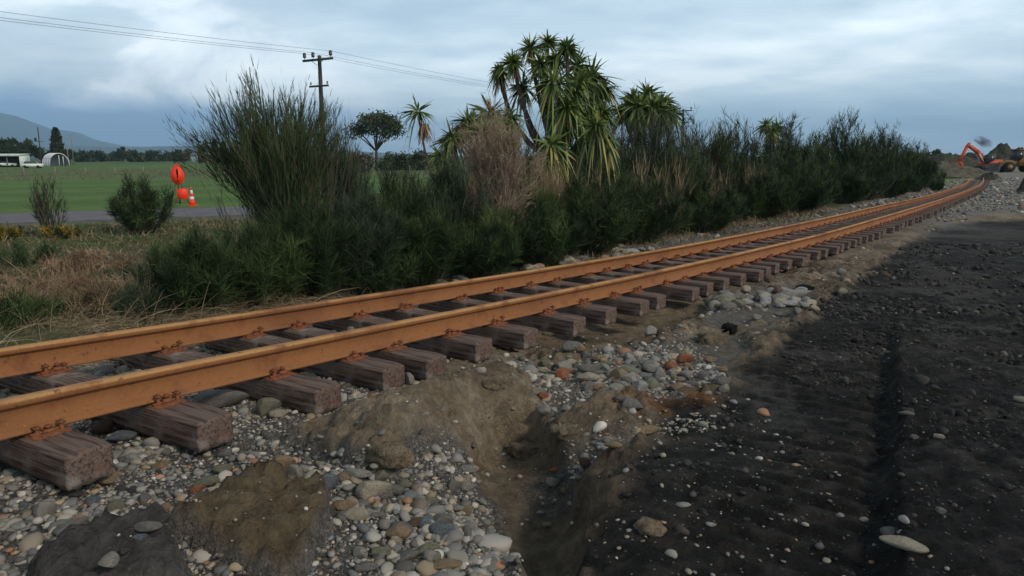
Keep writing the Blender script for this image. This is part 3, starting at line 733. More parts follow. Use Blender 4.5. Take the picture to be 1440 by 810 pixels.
for k, s_ in enumerate(ss_):
    i = k - vis0 - 1
    skew = random.uniform(-.02, .02); sh = random.uniform(-.06, .06); dz = random.uniform(-.006, .004)
    if i == 0: skew = 0; sh = -.02
    a = track_point(s_ - .3); b_ = track_point(s_ + .3); tx, ty = b_[0] - a[0], b_[1] - a[1]
    p = track_point(s_)
    rz = math.atan2(-tx, ty) + skew          # local x points to the camera side
    if i in DESC: lab = DESC[i]
    elif i < 0: lab = ['sleeper cut by the left edge, seen only between the rails', 'sleeper beyond the left edge, next to the cut one', 'sleeper beyond the left edge, second from the cut one', 'sleeper beyond the left edge, third from the cut one', 'sleeper beyond the left edge, furthest from the cut one'][-i - 1]
    elif i < 200: lab = '%s sleeper counted from the left edge, %s' % (ordinal(i + 1), 'weathered grey brown timber' if s_ < 14 else 'dark timber in the middle run' if s_ < 30 else 'dark timber in the far run')
    else: lab = 'dark sleeper in the last stretch of track before the machines'
    e = empty('railway_sleeper', (p[0], p[1], p[2] - .165 - .018 - .15 + dz), lab, 'sleeper', 'timber sleepers under the rails', rz)
    cz = np.interp(s_, sN, cant); e.rotation_euler[1] = math.atan2(cz, 1.07)
    link('timber', SM[i % 16 if i >= 0 else (k + 3) % 16], e, (sh, 0, .075))
    if s_ < 34:
        for sd_ in (1, -1):
            t_ = link('tie_plate', PLATE, e, (sd_ * GA / 2, random.uniform(-.012, .012), .148), rz=random.uniform(-.05, .05))
            for (ax, ay) in ((.098, .055), (-.098, -.055), (.10, -.05)):
                if s_ > 14 and (ax, ay) == (.10, -.05): continue
                if random.random() < .08: continue
                f_ = link('spike', SPIKE, t_, (ax - .012, ay, .01), rz=0 if ax < 0 else math.pi); f_.scale = (.95, .95, random.uniform(.45, .95))
                if abs(ax) > .09 and ay > 0: f_.location[0] = ax + .0
            cl0 = link('clamp_bolt', CLAMP, t_, (.088, random.uniform(-.02, .02), .010), rz=random.uniform(-.3, .3)); cl0.scale = (.75, .75, random.uniform(.7, 1.1))
    elif s_ < 60:
        for sd_ in (1, -1):
            t_ = link('tie_plate', PLATE, e, (sd_ * GA / 2, 0, .148)); link('spike', SPIKE, t_, (.09, 0, .01), rz=math.pi)

# ================================================================== stones
def ico(sub):
    import bmesh
    bm = bmesh.new(); bmesh.ops.create_icosphere(bm, subdivisions=sub, radius=1)
    V = np.array([v.co[:] for v in bm.verts]); Fc = np.array([[v.index for v in f.verts] for f in bm.faces]); bm.free(); return V, Fc
I1, I2, I3 = ico(1), ico(2), ico(3)
def stone_shape(base_, seed, ang=.0):
    V, Fc = base_; r = np.random.default_rng(seed); P = V.copy()
    for k in range(5):
        d = r.normal(size=3); d /= np.linalg.norm(d); ph = r.uniform(0, 6); f = r.uniform(1., 2.6)
        P = P * (1 + (.07 + ang * .05) * np.sin(f * (V @ d) + ph))[:, None]
    if ang > 0:
        for k in range(6):
            d = r.normal(size=3); d /= np.linalg.norm(d); h = r.uniform(.55, .85); q_ = P @ d
            P = P - np.maximum(q_ - h, 0)[:, None] * d[None] * .9
    return P, Fc
VARC = []
for k in range(16):
    P_, F_ = stone_shape(I2, 700 + k, 1.0); VARC.append((P_ * (1 + .30 * fbm(P_[:, 0] * 2 + k, P_[:, 1] * 2 + P_[:, 2] * 1.6, .9, 3, k))[:, None], F_))
PAL = np.array([(.20, .19, .175), (.27, .255, .225), (.16, .157, .15), (.13, .135, .137), (.36, .335, .29), (.25, .215, .165), (.28, .22, .15), (.09, .086, .08), (.18, .18, .15), (.28, .15, .09), (.46, .43, .39), (.15, .12, .095)])
PALW = np.array([.15, .13, .14, .08, .09, .10, .06, .10, .06, .03, .03, .03]); PALW /= PALW.sum()
VAR1 = [stone_shape(I1, 100 + k, .3 * (k % 2)) for k in range(14)]; VAR2 = [stone_shape(I2, 200 + k, [.5, .9, .3, 1.0][k % 4]) for k in range(24)]
def scatter(name, pts, rad, zoff, variants, label=None, cat=None, kind='stuff', flat=(.38, .75), pal=None, palw=None, tone=1.0):
    n_ = len(pts); Vs = []; Fs = []; Cs = []; base_ = 0
    vi = rng.integers(0, len(variants), n_)
    pal = PAL if pal is None else pal; palw = PALW if palw is None else palw
    ci = rng.choice(len(pal), n_, p=palw); colr = pal[ci] * rng.uniform(.7, 1.2, (n_, 1)) * tone
    for v in range(len(variants)):
        k = np.where(vi == v)[0]
        if not len(k): continue
        P, Fc = variants[v]; m_ = len(k)
        sc = np.stack([rad[k] * rng.uniform(.95, 1.35, m_), rad[k] * rng.uniform(.7, 1.0, m_), rad[k] * rng.uniform(*flat, m_)], 1)
        th = rng.uniform(0, 2 * math.pi, m_); tl_ = rng.normal(0, .28, m_)
        Q_ = P[None] * sc[:, None]
        yy = Q_[:, :, 1] * np.cos(tl_)[:, None] - Q_[:, :, 2] * np.sin(tl_)[:, None]; zz = Q_[:, :, 1] * np.sin(tl_)[:, None] + Q_[:, :, 2] * np.cos(tl_)[:, None]
        xx = Q_[:, :, 0]; c_, s__ = np.cos(th)[:, None], np.sin(th)[:, None]
        Q_ = np.stack([xx * c_ - yy * s__, xx * s__ + yy * c_, zz], 2) + pts[k][:, None]
        Q_[:, :, 2] += (sc[:, 2] * zoff)[:, None]
        Vs.append(Q_.reshape(-1, 3)); Fs.append((Fc[None] + np.arange(m_)[:, None, None] * len(P) + base_).reshape(-1, 3)); Cs.append(np.repeat(colr[k], len(P), 0)); base_ += m_ * len(P)
    return link(name, make_mesh(name, np.concatenate(Vs), [np.concatenate(Fs)], M['stone'], None, True, dict(scol=np.concatenate(Cs))), label=label, cat=cat, kind=kind)
def lognorm(n_, med, sg, lo, hi): return np.clip(np.exp(rng.normal(math.log(med), sg, n_)), lo, hi)
def sample(n_, x0, x1, y0, y1): return rng.uniform(x0, x1, n_), rng.uniform(y0, y1, n_)
# grey river gravel in the foreground and under the near rails
x_, y_ = sample(170000, -6, 1.6, 1.6, 8.0)
g, m, sl_, s2, c = gravelly(x_, y_); s__, t__ = st_of(x_, y_)
dens = np.clip(g - m * 1.1 - sl_ * 1.2 - s2 * 1.1, 0, 1) * (t__ > -2.4) * (t__ < 6) + c * .55 * (t__ > 1.0)
dens *= 1 - .93 * (sdist(x_, y_, PG['gully']) > 0)
dens *= np.clip(.75 + fbm(x_, y_, .5, 3, 71) * .8, .25, 1)
dens = np.maximum(dens, .025 * (t__ > .5)) * (1 - .96 * np.maximum(sl_, s2))
keep = rng.random(len(x_)) < dens * np.clip(1.25 - np.hypot(x_, y_) * .09, .3, 1)
x_, y_ = x_[keep], y_[keep]; z_ = ground(x_, y_)
coarse = np.clip(.5 + fbm(x_, y_, .6, 2, 72) * 1.3, 0, 1)
rad = lognorm(len(x_), .0095, .50, .004, .045) * (.75 + coarse * .65); rad *= np.where(rng.random(len(x_)) < .05, 1.7, 1)
rad *= np.clip(np.hypot(x_, y_) / 4.5, 1, 1.5)
print('gravel stones', len(x_))
big = rad > .021
scatter('river_gravel', np.stack([x_, y_, z_], 1)[~big], rad[~big], .2, VAR1, 'grey river gravel lying under and beside the near end of the track', 'gravel')
bx = np.stack([x_, y_, z_], 1)[big]; br = rad[big]
o_ = np.argsort(-br); 
scatter('river_pebbles', bx[o_[0:]], br[o_[0:]], .18, VAR2, 'mixed rounded river pebbles among the grey gravel in the foreground', 'pebbles')
# paler, larger pebbles lying loose on top of the gravel
x_, y_ = sample(5200, -4.5, 1.4, 1.6, 6.0)
g, m, sl_, s2, c = gravelly(x_, y_); s__, t__ = st_of(x_, y_)
keep = (t__ > 1.0) & (rng.random(len(x_)) < np.clip(g - m * 1.2 - 1.3 * sl_ - 1.3 * s2, 0, 1) * np.clip(.42 + fbm(x_, y_, .55, 2, 78) * 1.0, .06, .9) * .55)
x_, y_ = x_[keep], y_[keep]; z_ = ground(x_, y_)
scatter('loose_pebbles', np.stack([x_, y_, z_], 1), lognorm(len(x_), .025, .22, .016, .042), .75, VAR2, 'paler and larger loose pebbles lying on top of the grey gravel', 'pebbles', tone=1.12)
# grit over silt and black earth
x_, y_ = sample(190000, -1.5, 12, 1.7, 16)
s__, t__ = st_of(x_, y_); bk = sdist(x_, y_, PG['black'])
cl_ = np.clip(.2 + fbm(x_, y_, .7, 3, 73) * 1.6, .02, 1)
gg_ = sdist(x_, y_, PG['gully'])
keep = (t__ > 1.15) & (rng.random(len(x_)) < (1 - .9 * (gg_ > -.02)) * cl_ * np.where(bk > 0, .44, .20) * np.clip(9 / (2 + np.hypot(x_, y_)), .4, 1))
x_, y_ = x_[keep], y_[keep]; z_ = ground(x_, y_); bk = bk[keep]
rad = lognorm(len(x_), .007, .5, .003, .04) * np.clip(np.hypot(x_, y_) / 5, .8, 2)
print('grit', len(x_))
isb = bk > 0
scatter('scattered_grit', np.stack([x_, y_, z_], 1)[~isb], rad[~isb], .3, VAR1, 'small stones scattered over the brown silt bank', 'grit')
kk = np.where(isb)[0]; pale_ = rng.random(len(kk)) < .13
scatter('dark_clods', np.stack([x_, y_, z_], 1)[kk[~pale_]], rad[kk[~pale_]] * 1.35, .15, VARC, 'small black clods of earth on the churned black ground', 'clods', pal=np.array([(.014, .013, .012), (.026, .023, .021), (.05, .045, .04)]), palw=np.array([.5, .3, .2]), flat=(.6, .9))
scatter('pale_grit', np.stack([x_, y_, z_], 1)[kk[pale_]], rad[kk[pale_]] * .8, .35, VAR1, 'small pale stones sprinkled over the churned black ground', 'grit', tone=.75)
# coarser rubble further along the line
x_, y_ = sample(60000, 3, 60, 9, 75)
s__, t__ = st_of(x_, y_); pl_ = sdist(x_, y_, PG['farpale']); bk = sdist(x_, y_, PG['black'])
pr_ = np.clip(.12 + .5 * fbm(x_, y_, 1.6, 3, 74), 0.02, 1) * (t__ > 1.3) * (t__ < 6) * (bk < .3) + (pl_ > 0) * .6 + .10 * np.clip(fbm(x_, y_, 2.5, 3, 75) * 3, 0, 1) * (t__ > 4)
pr_ += ((t__ < -1.15) & (t__ > -2.7)) * .65 * np.clip(.6 + fbm(x_, y_, 1.5, 3, 77), .1, 1)
keep = rng.random(len(x_)) < pr_; x_, y_ = x_[keep], y_[keep]; z_ = ground(x_, y_)
rad = lognorm(len(x_), .032, .45, .015, .12) * np.clip(np.hypot(x_, y_) / 22, .7, 1.8)
scatter('far_rubble', np.stack([x_, y_, z_], 1), rad, .35, VAR1, 'pale stones along the distant shoulders of the track', 'rubble')

# individual cobbles -------------------------------------------------
SCOL = {'pale grey': (.38, .365, .33), 'grey': (.235, .228, .215), 'blue grey': (.18, .21, .24), 'tan': (.36, .265, .175), 'cream': (.50, .45, .355), 'orange brown': (.40, .17, .09), 'brown': (.15, .105, .075), 'olive grey': (.25, .25, .185), 'dark grey': (.085, .085, .085), 'white': (.45, .45, .44)}
STM = {k: mat('stone_' + k.replace(' ', '_'), v, .75, noise=[(2.2, tuple(c_ * .75 for c_ in v), .45, .70), (9, (v[0] * .8 + .02, v[1] * .72, v[2] * .6), .5, .72), (40, tuple(min(1, c_ * 1.35) for c_ in v), .58, .78)], bump=[(5, .03), (22, .015)], spec=.2) for k, v in SCOL.items()}
SHP = [stone_shape(I3, 300 + k, [.3, .5, .6, 1.0, .4, .8][k % 6]) for k in range(12)]
SMESH = {}
def cobble(name, p, r3, colour, label, group=None, rz=None, tilt=0., shape=None, sink=.42):
    shape = random.randrange(12) if shape is None else shape
    if (shape, colour) not in SMESH: SMESH[(shape, colour)] = make_mesh(name, SHP[shape][0], [SHP[shape][1]], STM[colour], None, True)
    o = link(name, SMESH[(shape, colour)], None, (p[0], p[1], p[2] + r3[2] * sink), random.uniform(0, 6.28) if rz is None else rz, label, 'stone', group)
    o.rotation_euler[0] = tilt; o.scale = r3; return o
NOT = [  # px, py, half width px, half height px, colour, shape, label
    (153, 675, 14, 10, 'tan', 0, 'round tan cobble on gravel just right of the nearest sleeper end'),
    (150, 660, 10, 6, 'pale grey', 1, 'small pale cobble tucked behind the round tan one by the nearest sleeper'),
    (171, 615, 15, 9, 'blue grey', 4, 'smooth blue grey oval cobble between the first and second sleepers'),
    (143, 605, 12, 10, 'brown', 2, 'brown stone left of the blue grey oval between the sleepers'),
    (386, 679, 24, 11, 'olive grey', 4, 'long flat olive grey cobble at the top edge of the brown silt slab'),
    (393, 658, 16, 13, 'tan', 3, 'tan wedge shaped cobble leaning above the olive grey one'),
    (418, 668, 10, 13, 'pale grey', 5, 'upright pale cobble right of the tan wedge'),
    (437, 679, 12, 14, 'cream', 2, 'cream slanting long cobble at the top corner of the silt slab'),
    (458, 684, 15, 13, 'blue grey', 3, 'blue grey angular cobble right of the cream slanting one'),
    (519, 692, 24, 15, 'cream', 3, 'large cream angular boulder below the brown silt mound'),
    (507, 667, 21, 9, 'pale grey', 5, 'flat pale cobble directly above the large cream boulder'),
    (483, 712, 17, 10, 'tan', 0, 'smooth tan cobble left below the large cream boulder'),
    (620, 746, 18, 11, 'blue grey', 0, 'smooth round blue grey cobble in the middle of the pebbles'),
    (559, 751, 16, 12, 'tan', 4, 'tan rounded cobble left of the round blue grey one'),
    (536, 776, 17, 9, 'olive grey', 1, 'olive grey oval cobble below the tan rounded one'),
    (606, 720, 8, 5, 'orange brown', 0, 'small orange brown pebble above the round blue grey cobble'),
    (584, 736, 15, 7, 'brown', 2, 'rusty brown flat cobble left of the round blue grey one'),
    (543, 740, 11, 9, 'pale grey', 0, 'pale oval cobble behind the tan rounded one'),
    (515, 798, 20, 8, 'grey', 1, 'flat grey cobble at the bottom edge of the picture'),
    (604, 784, 9, 9, 'pale grey', 0, 'small round pale cobble near the bottom edge'),
    (624, 795, 21, 8, 'tan', 4, 'long tan cobble at the bottom edge below the blue grey one'),
    (660, 660, 17, 7, 'pale grey', 1, 'pale oval cobble at the edge of the gully'),
    (655, 686, 11, 8, 'pale grey', 0, 'pale cobble halfway down the gravel beside the gully'),
    (640, 715, 11, 6, 'pale grey', 4, 'pale small oval stone below the halfway cobble beside the gully'),
    (658, 717, 8, 6, 'tan', 1, 'tan small oval stone next to the gully wall'),
    (712, 768, 9, 6, 'white', 0, 'whitish stone at the gully foot near the bottom'),
    (719, 787, 9, 6, 'pale grey', 4, 'pale stone under the whitish one at the gully foot'),
    (769, 738, 8, 4, 'cream', 1, 'single flat cream stone on the smooth gully floor'),
    (824, 652, 11, 8, 'brown', 0, 'brown round cobble on the silt ledge above the gully'),
    (782, 661, 9, 5, 'orange brown', 2, 'orange broken stone in the small stone cluster above the gully'),
    (776, 680, 10, 8, 'pale grey', 0, 'pale round cobble of the small stone cluster above the gully'),
    (792, 671, 10, 6, 'blue grey', 1, 'blue grey oval of the small stone cluster above the gully'),
    (810, 672, 9, 5, 'pale grey', 4, 'pale thin oval right of the small stone cluster above the gully'),
    (794, 684, 6, 5, 'tan', 0, 'tan pebble under the small stone cluster above the gully'),
    (856, 620, 10, 7, 'pale grey', 0, 'uppermost of three stacked pale stones on the ledge'),
    (864, 627, 14, 6, 'cream', 1, 'middle one of three stacked pale stones on the ledge'),
    (861, 637, 12, 7, 'tan', 4, 'lowest of three stacked pale stones on the ledge'),
    (904, 606, 19, 7, 'tan', 2, 'long tan and orange stone lying on the bank above the black earth'),
    (828, 519, 17, 9, 'grey', 0, 'domed grey boulder half sunk in the washout stones'),
    (826, 531, 15, 9, 'cream', 4, 'cream boulder in front of the domed grey one'),
    (880, 523, 18, 11, 'olive grey', 4, 'olive grey boulder right of the two domed ones'),
    (916, 519, 13, 8, 'pale grey', 0, 'pale rounded boulder furthest right in the washout stones'),
    (763, 520, 10, 6, 'cream', 1, 'cream stone under the seventh sleeper'),
    (754, 551, 14, 8, 'pale grey', 0, 'pale boulder below the washed out hollow'),
    (764, 558, 9, 7, 'orange brown', 1, 'reddish brown stone against the pale boulder below the hollow'),
    (842, 556, 11, 6, 'olive grey', 3, 'greenish grey angular stone on the bank'),
    (899, 549, 9, 11, 'white', 3, 'white sharp edged stone standing on the bank'),
    (914, 534, 10, 6, 'blue grey', 1, 'blue grey flat stone beside the white sharp edged one'),
    (960, 505, 12, 8, 'orange brown', 3, 'red brown broken stone at the right of the washout stones'),
    (998, 506, 9, 6, 'tan', 0, 'tan stone right of the red brown broken one'),
    (872, 562, 9, 5, 'grey', 0, 'grey stone below the white sharp edged one'),
    (1268, 765, 24, 9, 'cream', 4, 'large cream oblong cobble alone on the black earth ledge'),
    (999, 738, 7, 4, 'white', 0, 'small whitish pebble alone on the black earth left of the tread marks'),
    (1320, 614, 8, 5, 'pale grey', 1, 'pale pebble on the black earth right of the rut, upper one'),
    (1285, 616, 5, 4, 'grey', 0, 'grey pebble next to the rut on the black earth'),
    (1274, 582, 8, 5, 'grey', 4, 'grey oblong pebble at the rut edge, furthest up'),
    (1213, 732, 5, 4, 'pale grey', 2, 'pale pebble inside the rut on the black earth'),
    (1322, 721, 6, 5, 'grey', 0, 'dull grey pebble on the black earth right of the rut'),
    (1434, 562, 9, 5, 'pale grey', 1, 'pale pebble at the right edge of the picture'),
    (373, 577, 16, 13, 'olive grey', 3, 'olive green wedge stone behind the end of the third sleeper'),
    (391, 583, 13, 8, 'cream', 0, 'cream speckled cobble in front of the third sleeper'),
    (300, 566, 34, 15, 'grey', 3, 'big flat grey boulder under the rail between second and third sleepers'),
    (577, 536, 8, 11, 'pale grey', 5, 'pale stone wedged at the end of the fourth sleeper'),
    (60, 722, 12, 10, 'pale grey', 3, 'pale pointed cobble in the dark gravel at the lower left'),
    (97, 742, 17, 8, 'grey', 2, 'long grey cobble slanting towards the lower left corner'),
    (213, 742, 17, 9, 'grey', 5, 'grey flat cobble at the top of the dark slab'),
    (270, 730, 21, 8, 'grey', 4, 'flat grey cobble between the dark slab and the brown slab'),
    (313, 660, 13, 8, 'olive grey', 0, 'olive grey oval cobble above the brown slab'),
    (275, 690, 10, 6, 'orange brown', 3, 'small orange brown stone above the flat grey cobbles'),
    (290, 679, 15, 9, 'olive grey', 4, 'olive oval cobble on the gravel left of the slab top'),
    (1110, 416, 17, 8, 'pale grey', 3, 'large pale block in the cobble heap below the sleepers'),
    (1128, 411, 10, 5, 'white', 0, 'white round stone right of the large pale block'),
    (1106, 428, 12, 6, 'white', 2, 'white stone in front of the large pale block'),
    (1070, 414, 7, 5, 'pale grey', 0, 'small pale stone left of the large pale block'),
    (1063, 449, 7, 5, 'pale grey', 0, 'small pale stone beside the dark clump on the bank'),
    (1064, 467, 8, 5, 'cream', 4, 'cream round stone at the edge of the black earth'),
    (1014, 430, 10, 5, 'olive grey', 1, 'olive flat stone among the bank cobbles'),
]
for (px, py, hw, hh, colr, shp, lab) in NOT:
    p = G(px, py + hh * .6); d = np.linalg.norm(p - np.array([0, 0, CZ])); k = d / F
    a, hz = hw * k, hh * k
    zt = hz * (.72 if hw > 1.4 * hh else .85)
    th = math.atan2(-p[0], p[1]) + random.uniform(-.25, .25)
    cobble('river_cobble', p, (a * .98, max(hz * 1.05, a * .5), zt), colr, lab, 'notable stones around the washout', th, random.uniform(-.15, .15), shp, 1.05)
# row of cobbles beyond the far rail
cols = list(SCOL)
LM = []
def landmark_label(p, r_, colr, med, noun):
    d = np.array([p[0], p[1], p[2] - CZ]); dep = d[1] * cP - d[2] * sP; u = 720 + F * d[0] / dep; v = 405 - F * (d[1] * sP + d[2] * cP) / dep
    best = sorted(LM, key=lambda q: math.hypot(q[0] - u, (q[1] - v) * 1.6))[:5]
    size = 'small' if r_ < med * .85 else 'large' if r_ > med * 1.2 else 'medium'
    for (a, b_, nm) in best:
        dx, dy = u - a, v - b_
        dn = 'right of' if dx > 0 and abs(dx) > abs(dy) * 1.3 else 'left of' if dx < 0 and abs(dx) > abs(dy) * 1.3 else 'below' if dy > 0 else 'above'
        for adv in ('just ', '', 'well '):
            lab = '%s %s %s %s%s %s' % (size, colr, noun, adv, dn, nm)
            if lab not in USED and len(lab.split()) <= 16: USED.add(lab); return lab
    return lab
USED = set()
SHORT = {153: 'the round tan cobble', 171: 'the blue grey oval cobble', 386: 'the long olive cobble', 437: 'the cream slanting cobble', 519: 'the large cream boulder', 483: 'the smooth tan cobble', 620: 'the round blue grey cobble', 559: 'the tan rounded cobble', 536: 'the olive oval cobble',
 515: 'the flat grey cobble', 624: 'the long tan cobble', 660: 'the pale oval cobble by the gully', 712: 'the whitish gully stone', 824: 'the brown round ledge cobble', 861: 'the three stacked stones', 904: 'the long orange tan stone', 828: 'the domed grey boulder', 880: 'the olive grey boulder', 916: 'the pale rounded boulder', 754: 'the pale boulder below the hollow',
 842: 'the greenish grey angular stone', 899: 'the white sharp edged stone', 960: 'the red brown broken stone', 300: 'the big flat grey boulder', 60: 'the pale pointed cobble', 213: 'the dark slab top stone', 313: 'the olive oval cobble', 97: 'the long slanting cobble', 1110: 'the large pale block', 1070: 'the small stone by the block', 1014: 'the olive flat stone', 393: 'the tan wedge stone', 998: 'the tan stone by the bank'}
for (a, b_, *_r) in NOT:
    if a in SHORT: LM.append((a, b_, SHORT[a]))
for k_, sx_ in enumerate(SX[:24]):
    s_ = s_from_px(sx_); p = track_point(s_, -GA / 2 - .5); d = np.array([p[0], p[1], p[2] - .2 - CZ]); dep = d[1] * cP - d[2] * sP
    LM.append((720 + F * d[0] / dep, 405 - F * (d[1] * sP + d[2] * cP) / dep, 'the far end of the %s sleeper' % ordinal(k_ + 1)))
    if k_ > 8:
        p = track_point(s_, GA / 2 + .5); d = np.array([p[0], p[1], p[2] - .3 - CZ]); dep = d[1] * cP - d[2] * sP
        LM.append((720 + F * d[0] / dep, 405 - F * (d[1] * sP + d[2] * cP) / dep, 'the near end of the %s sleeper' % ordinal(k_ + 1)))
def heap(n_, s0, s1, t0, t1, r0, r1, lab, grp, colw):
    for _ in range(n_):
        s_ = random.uniform(s0, s1); t_ = random.uniform(t0, t1); p = track_point(s_, t_); z = gz(p[0], p[1])
        colr = random.choices(*colw)[0]; r_ = random.uniform(r0, r1)
        cobble('river_cobble', (p[0], p[1], z), (r_ * random.uniform(1, 1.4), r_ * random.uniform(.75, 1), r_ * random.uniform(.5, .8)), colr, landmark_label((p[0], p[1], z), r_, colr, (r0 + r1) / 2, 'cobble'), grp, None, random.uniform(-.3, .3), None, .55)
CW = (['pale grey', 'cream', 'grey', 'olive grey', 'tan'], [4, 3, 4, 2, 1])
heap(34, 4.3, 7.0, -1.95, -1.3, .035, .085, '%s cobble in the row beyond the far rail, between the bushes and the rail', 'cobbles beyond the far rail', CW)
heap(64, 6.6, 12.0, -2.9, -1.35, .055, .12, '%s cobble in the long pile beyond the far rail, under the dark hedge', 'cobble pile beyond the far rail', CW)
x0_, y0_ = P2(1105, 425)
def heap_px(n_, cx0, cy0, wx, wy, r0, r1, lab, grp, colw):
    for _ in range(n_):
        px = cx0 + random.gauss(0, wx); py = cy0 + random.gauss(0, wy); p = G(px, py); colr = random.choices(*colw)[0]; r_ = random.uniform(r0, r1)
        if min(sdist(np.array([p[0]]), np.array([p[1]]), PG[kk_])[0] for kk_ in ('slab', 'slab2')) > -.02 or sdist(np.array([p[0]]), np.array([p[1]]), PG['slab'])[0] > -.02: continue
        cobble('river_cobble', p, (r_ * random.uniform(1, 1.4), r_ * random.uniform(.75, 1), r_ * random.uniform(.5, .85)), colr, landmark_label(p, r_, colr, (r0 + r1) / 2, 'stone'), grp, None, random.uniform(-.3, .3), None, .5)
heap_px(40, 1098, 424, 24, 9, .045, .085, '%s stone in the heap of cobbles below the sleeper ends, mid distance', 'cobble heap on the bank', (['pale grey', 'white', 'grey', 'cream'], [4, 4, 1, 3]))
heap_px(26, 1020, 428, 16, 6, .05, .10, '%s stone in the small group on the bank left of the cobble heap', 'stones on the bank', (['olive grey', 'pale grey', 'grey'], [3, 2, 2]))
heap_px(46, 850, 528, 60, 22, .03, .07, '%s stone in the washout stones between the sleepers and the gully', 'washout stones', (['pale grey', 'tan', 'grey', 'orange brown', 'olive grey', 'cream'], [4, 2, 3, 1, 2, 2]))
heap_px(24, 960, 530, 40, 18, .02, .05, '%s stone at the right of the washout stones beside the black earth', 'stones beside the black earth', (['pale grey', 'tan', 'grey', 'orange brown'], [3, 2, 3, 1]))
heap_px(34, 560, 720, 70, 40, .022, .045, '%s cobble among the foreground pebbles left of the gully', 'foreground cobbles', (['pale grey', 'tan', 'grey', 'blue grey', 'olive grey', 'cream'], [3, 1, 4, 2, 2, 2]))
heap_px(30, 200, 690, 90, 50, .020, .040, '%s cobble in the gravel around the nearest sleepers', 'cobbles by the nearest sleepers', (['pale grey', 'tan', 'grey', 'blue grey', 'olive grey', 'dark grey'], [2, 1, 4, 2, 2, 3]))
heap_px(12, 1150, 395, 30, 12, .05, .10, '%s rock under the sleeper ends in the middle distance', 'rocks under the sleeper ends', (['olive grey', 'grey', 'brown'], [2, 2, 2]))
# lumps of earth
def clod(px, py, hw, hh, m_, lab, seed):
    p = G(px, py + hh * .7); k = np.linalg.norm(p - np.array([0, 0, CZ])) / F
    V, Fc = I3; P = V * (1 + .55 * fbm(V[:, 0] * 2 + seed, V[:, 1] * 2 + V[:, 2] * 1.7, .9, 5, seed, .7))[:, None]; P[:, 2] = np.where(P[:, 2] > .45, .45 + (P[:, 2] - .45) * .4, P[:, 2])
    P = P * np.array([hw * k, hw * k * .8, hh * k * 1.1])
    link('earth_lump', make_mesh('earth_lump', P, [Fc], m_, None, True), None, (p[0], p[1], p[2] + hh * k * .05), random.uniform(0, 6), lab, 'earth lump', 'lumps of earth on the bank')
M['clod'] = mat('silt_lump', (.17, .135, .095), .95, noise=[(12, (.10, .078, .055), .42, .62)], bump=[(30, .03), (90, .012)], spec=.1)
M['clodk'] = mat('black_lump', (.012, .011, .011), .95, noise=[(20, (.035, .03, .026), .55, .75)], bump=[(40, .03)], spec=.1)
for a in [(1000, 470, 22, 14, M['clod'], 'rough brown lump with a dark hollow on the silt bank', 1), (1025, 462, 12, 9, M['clodk'], 'small black lump beside the rough brown one', 2),
          (995, 575, 0, 0, None, '', 0), (915, 735, 20, 14, M['clod'], 'pale brown lump pressed into the black bank', 5),
          (1133, 402, 12, 8, M['clodk'], 'dark reddish lump behind the cobble heap', 7), (740, 600, 24, 14, M['clod'], 'brown lump at the head of the gully', 8),
          (800, 600, 26, 12, M['clod'], 'flat topped brown lump on the right of the gully head', 9), (545, 590, 30, 18, M['clod'], 'knobbly crest of the brown silt mound', 10), (690, 520, 20, 12, M['clod'], 'brown lump below the sixth sleeper end', 11)]:
    if a[2]: clod(*a)

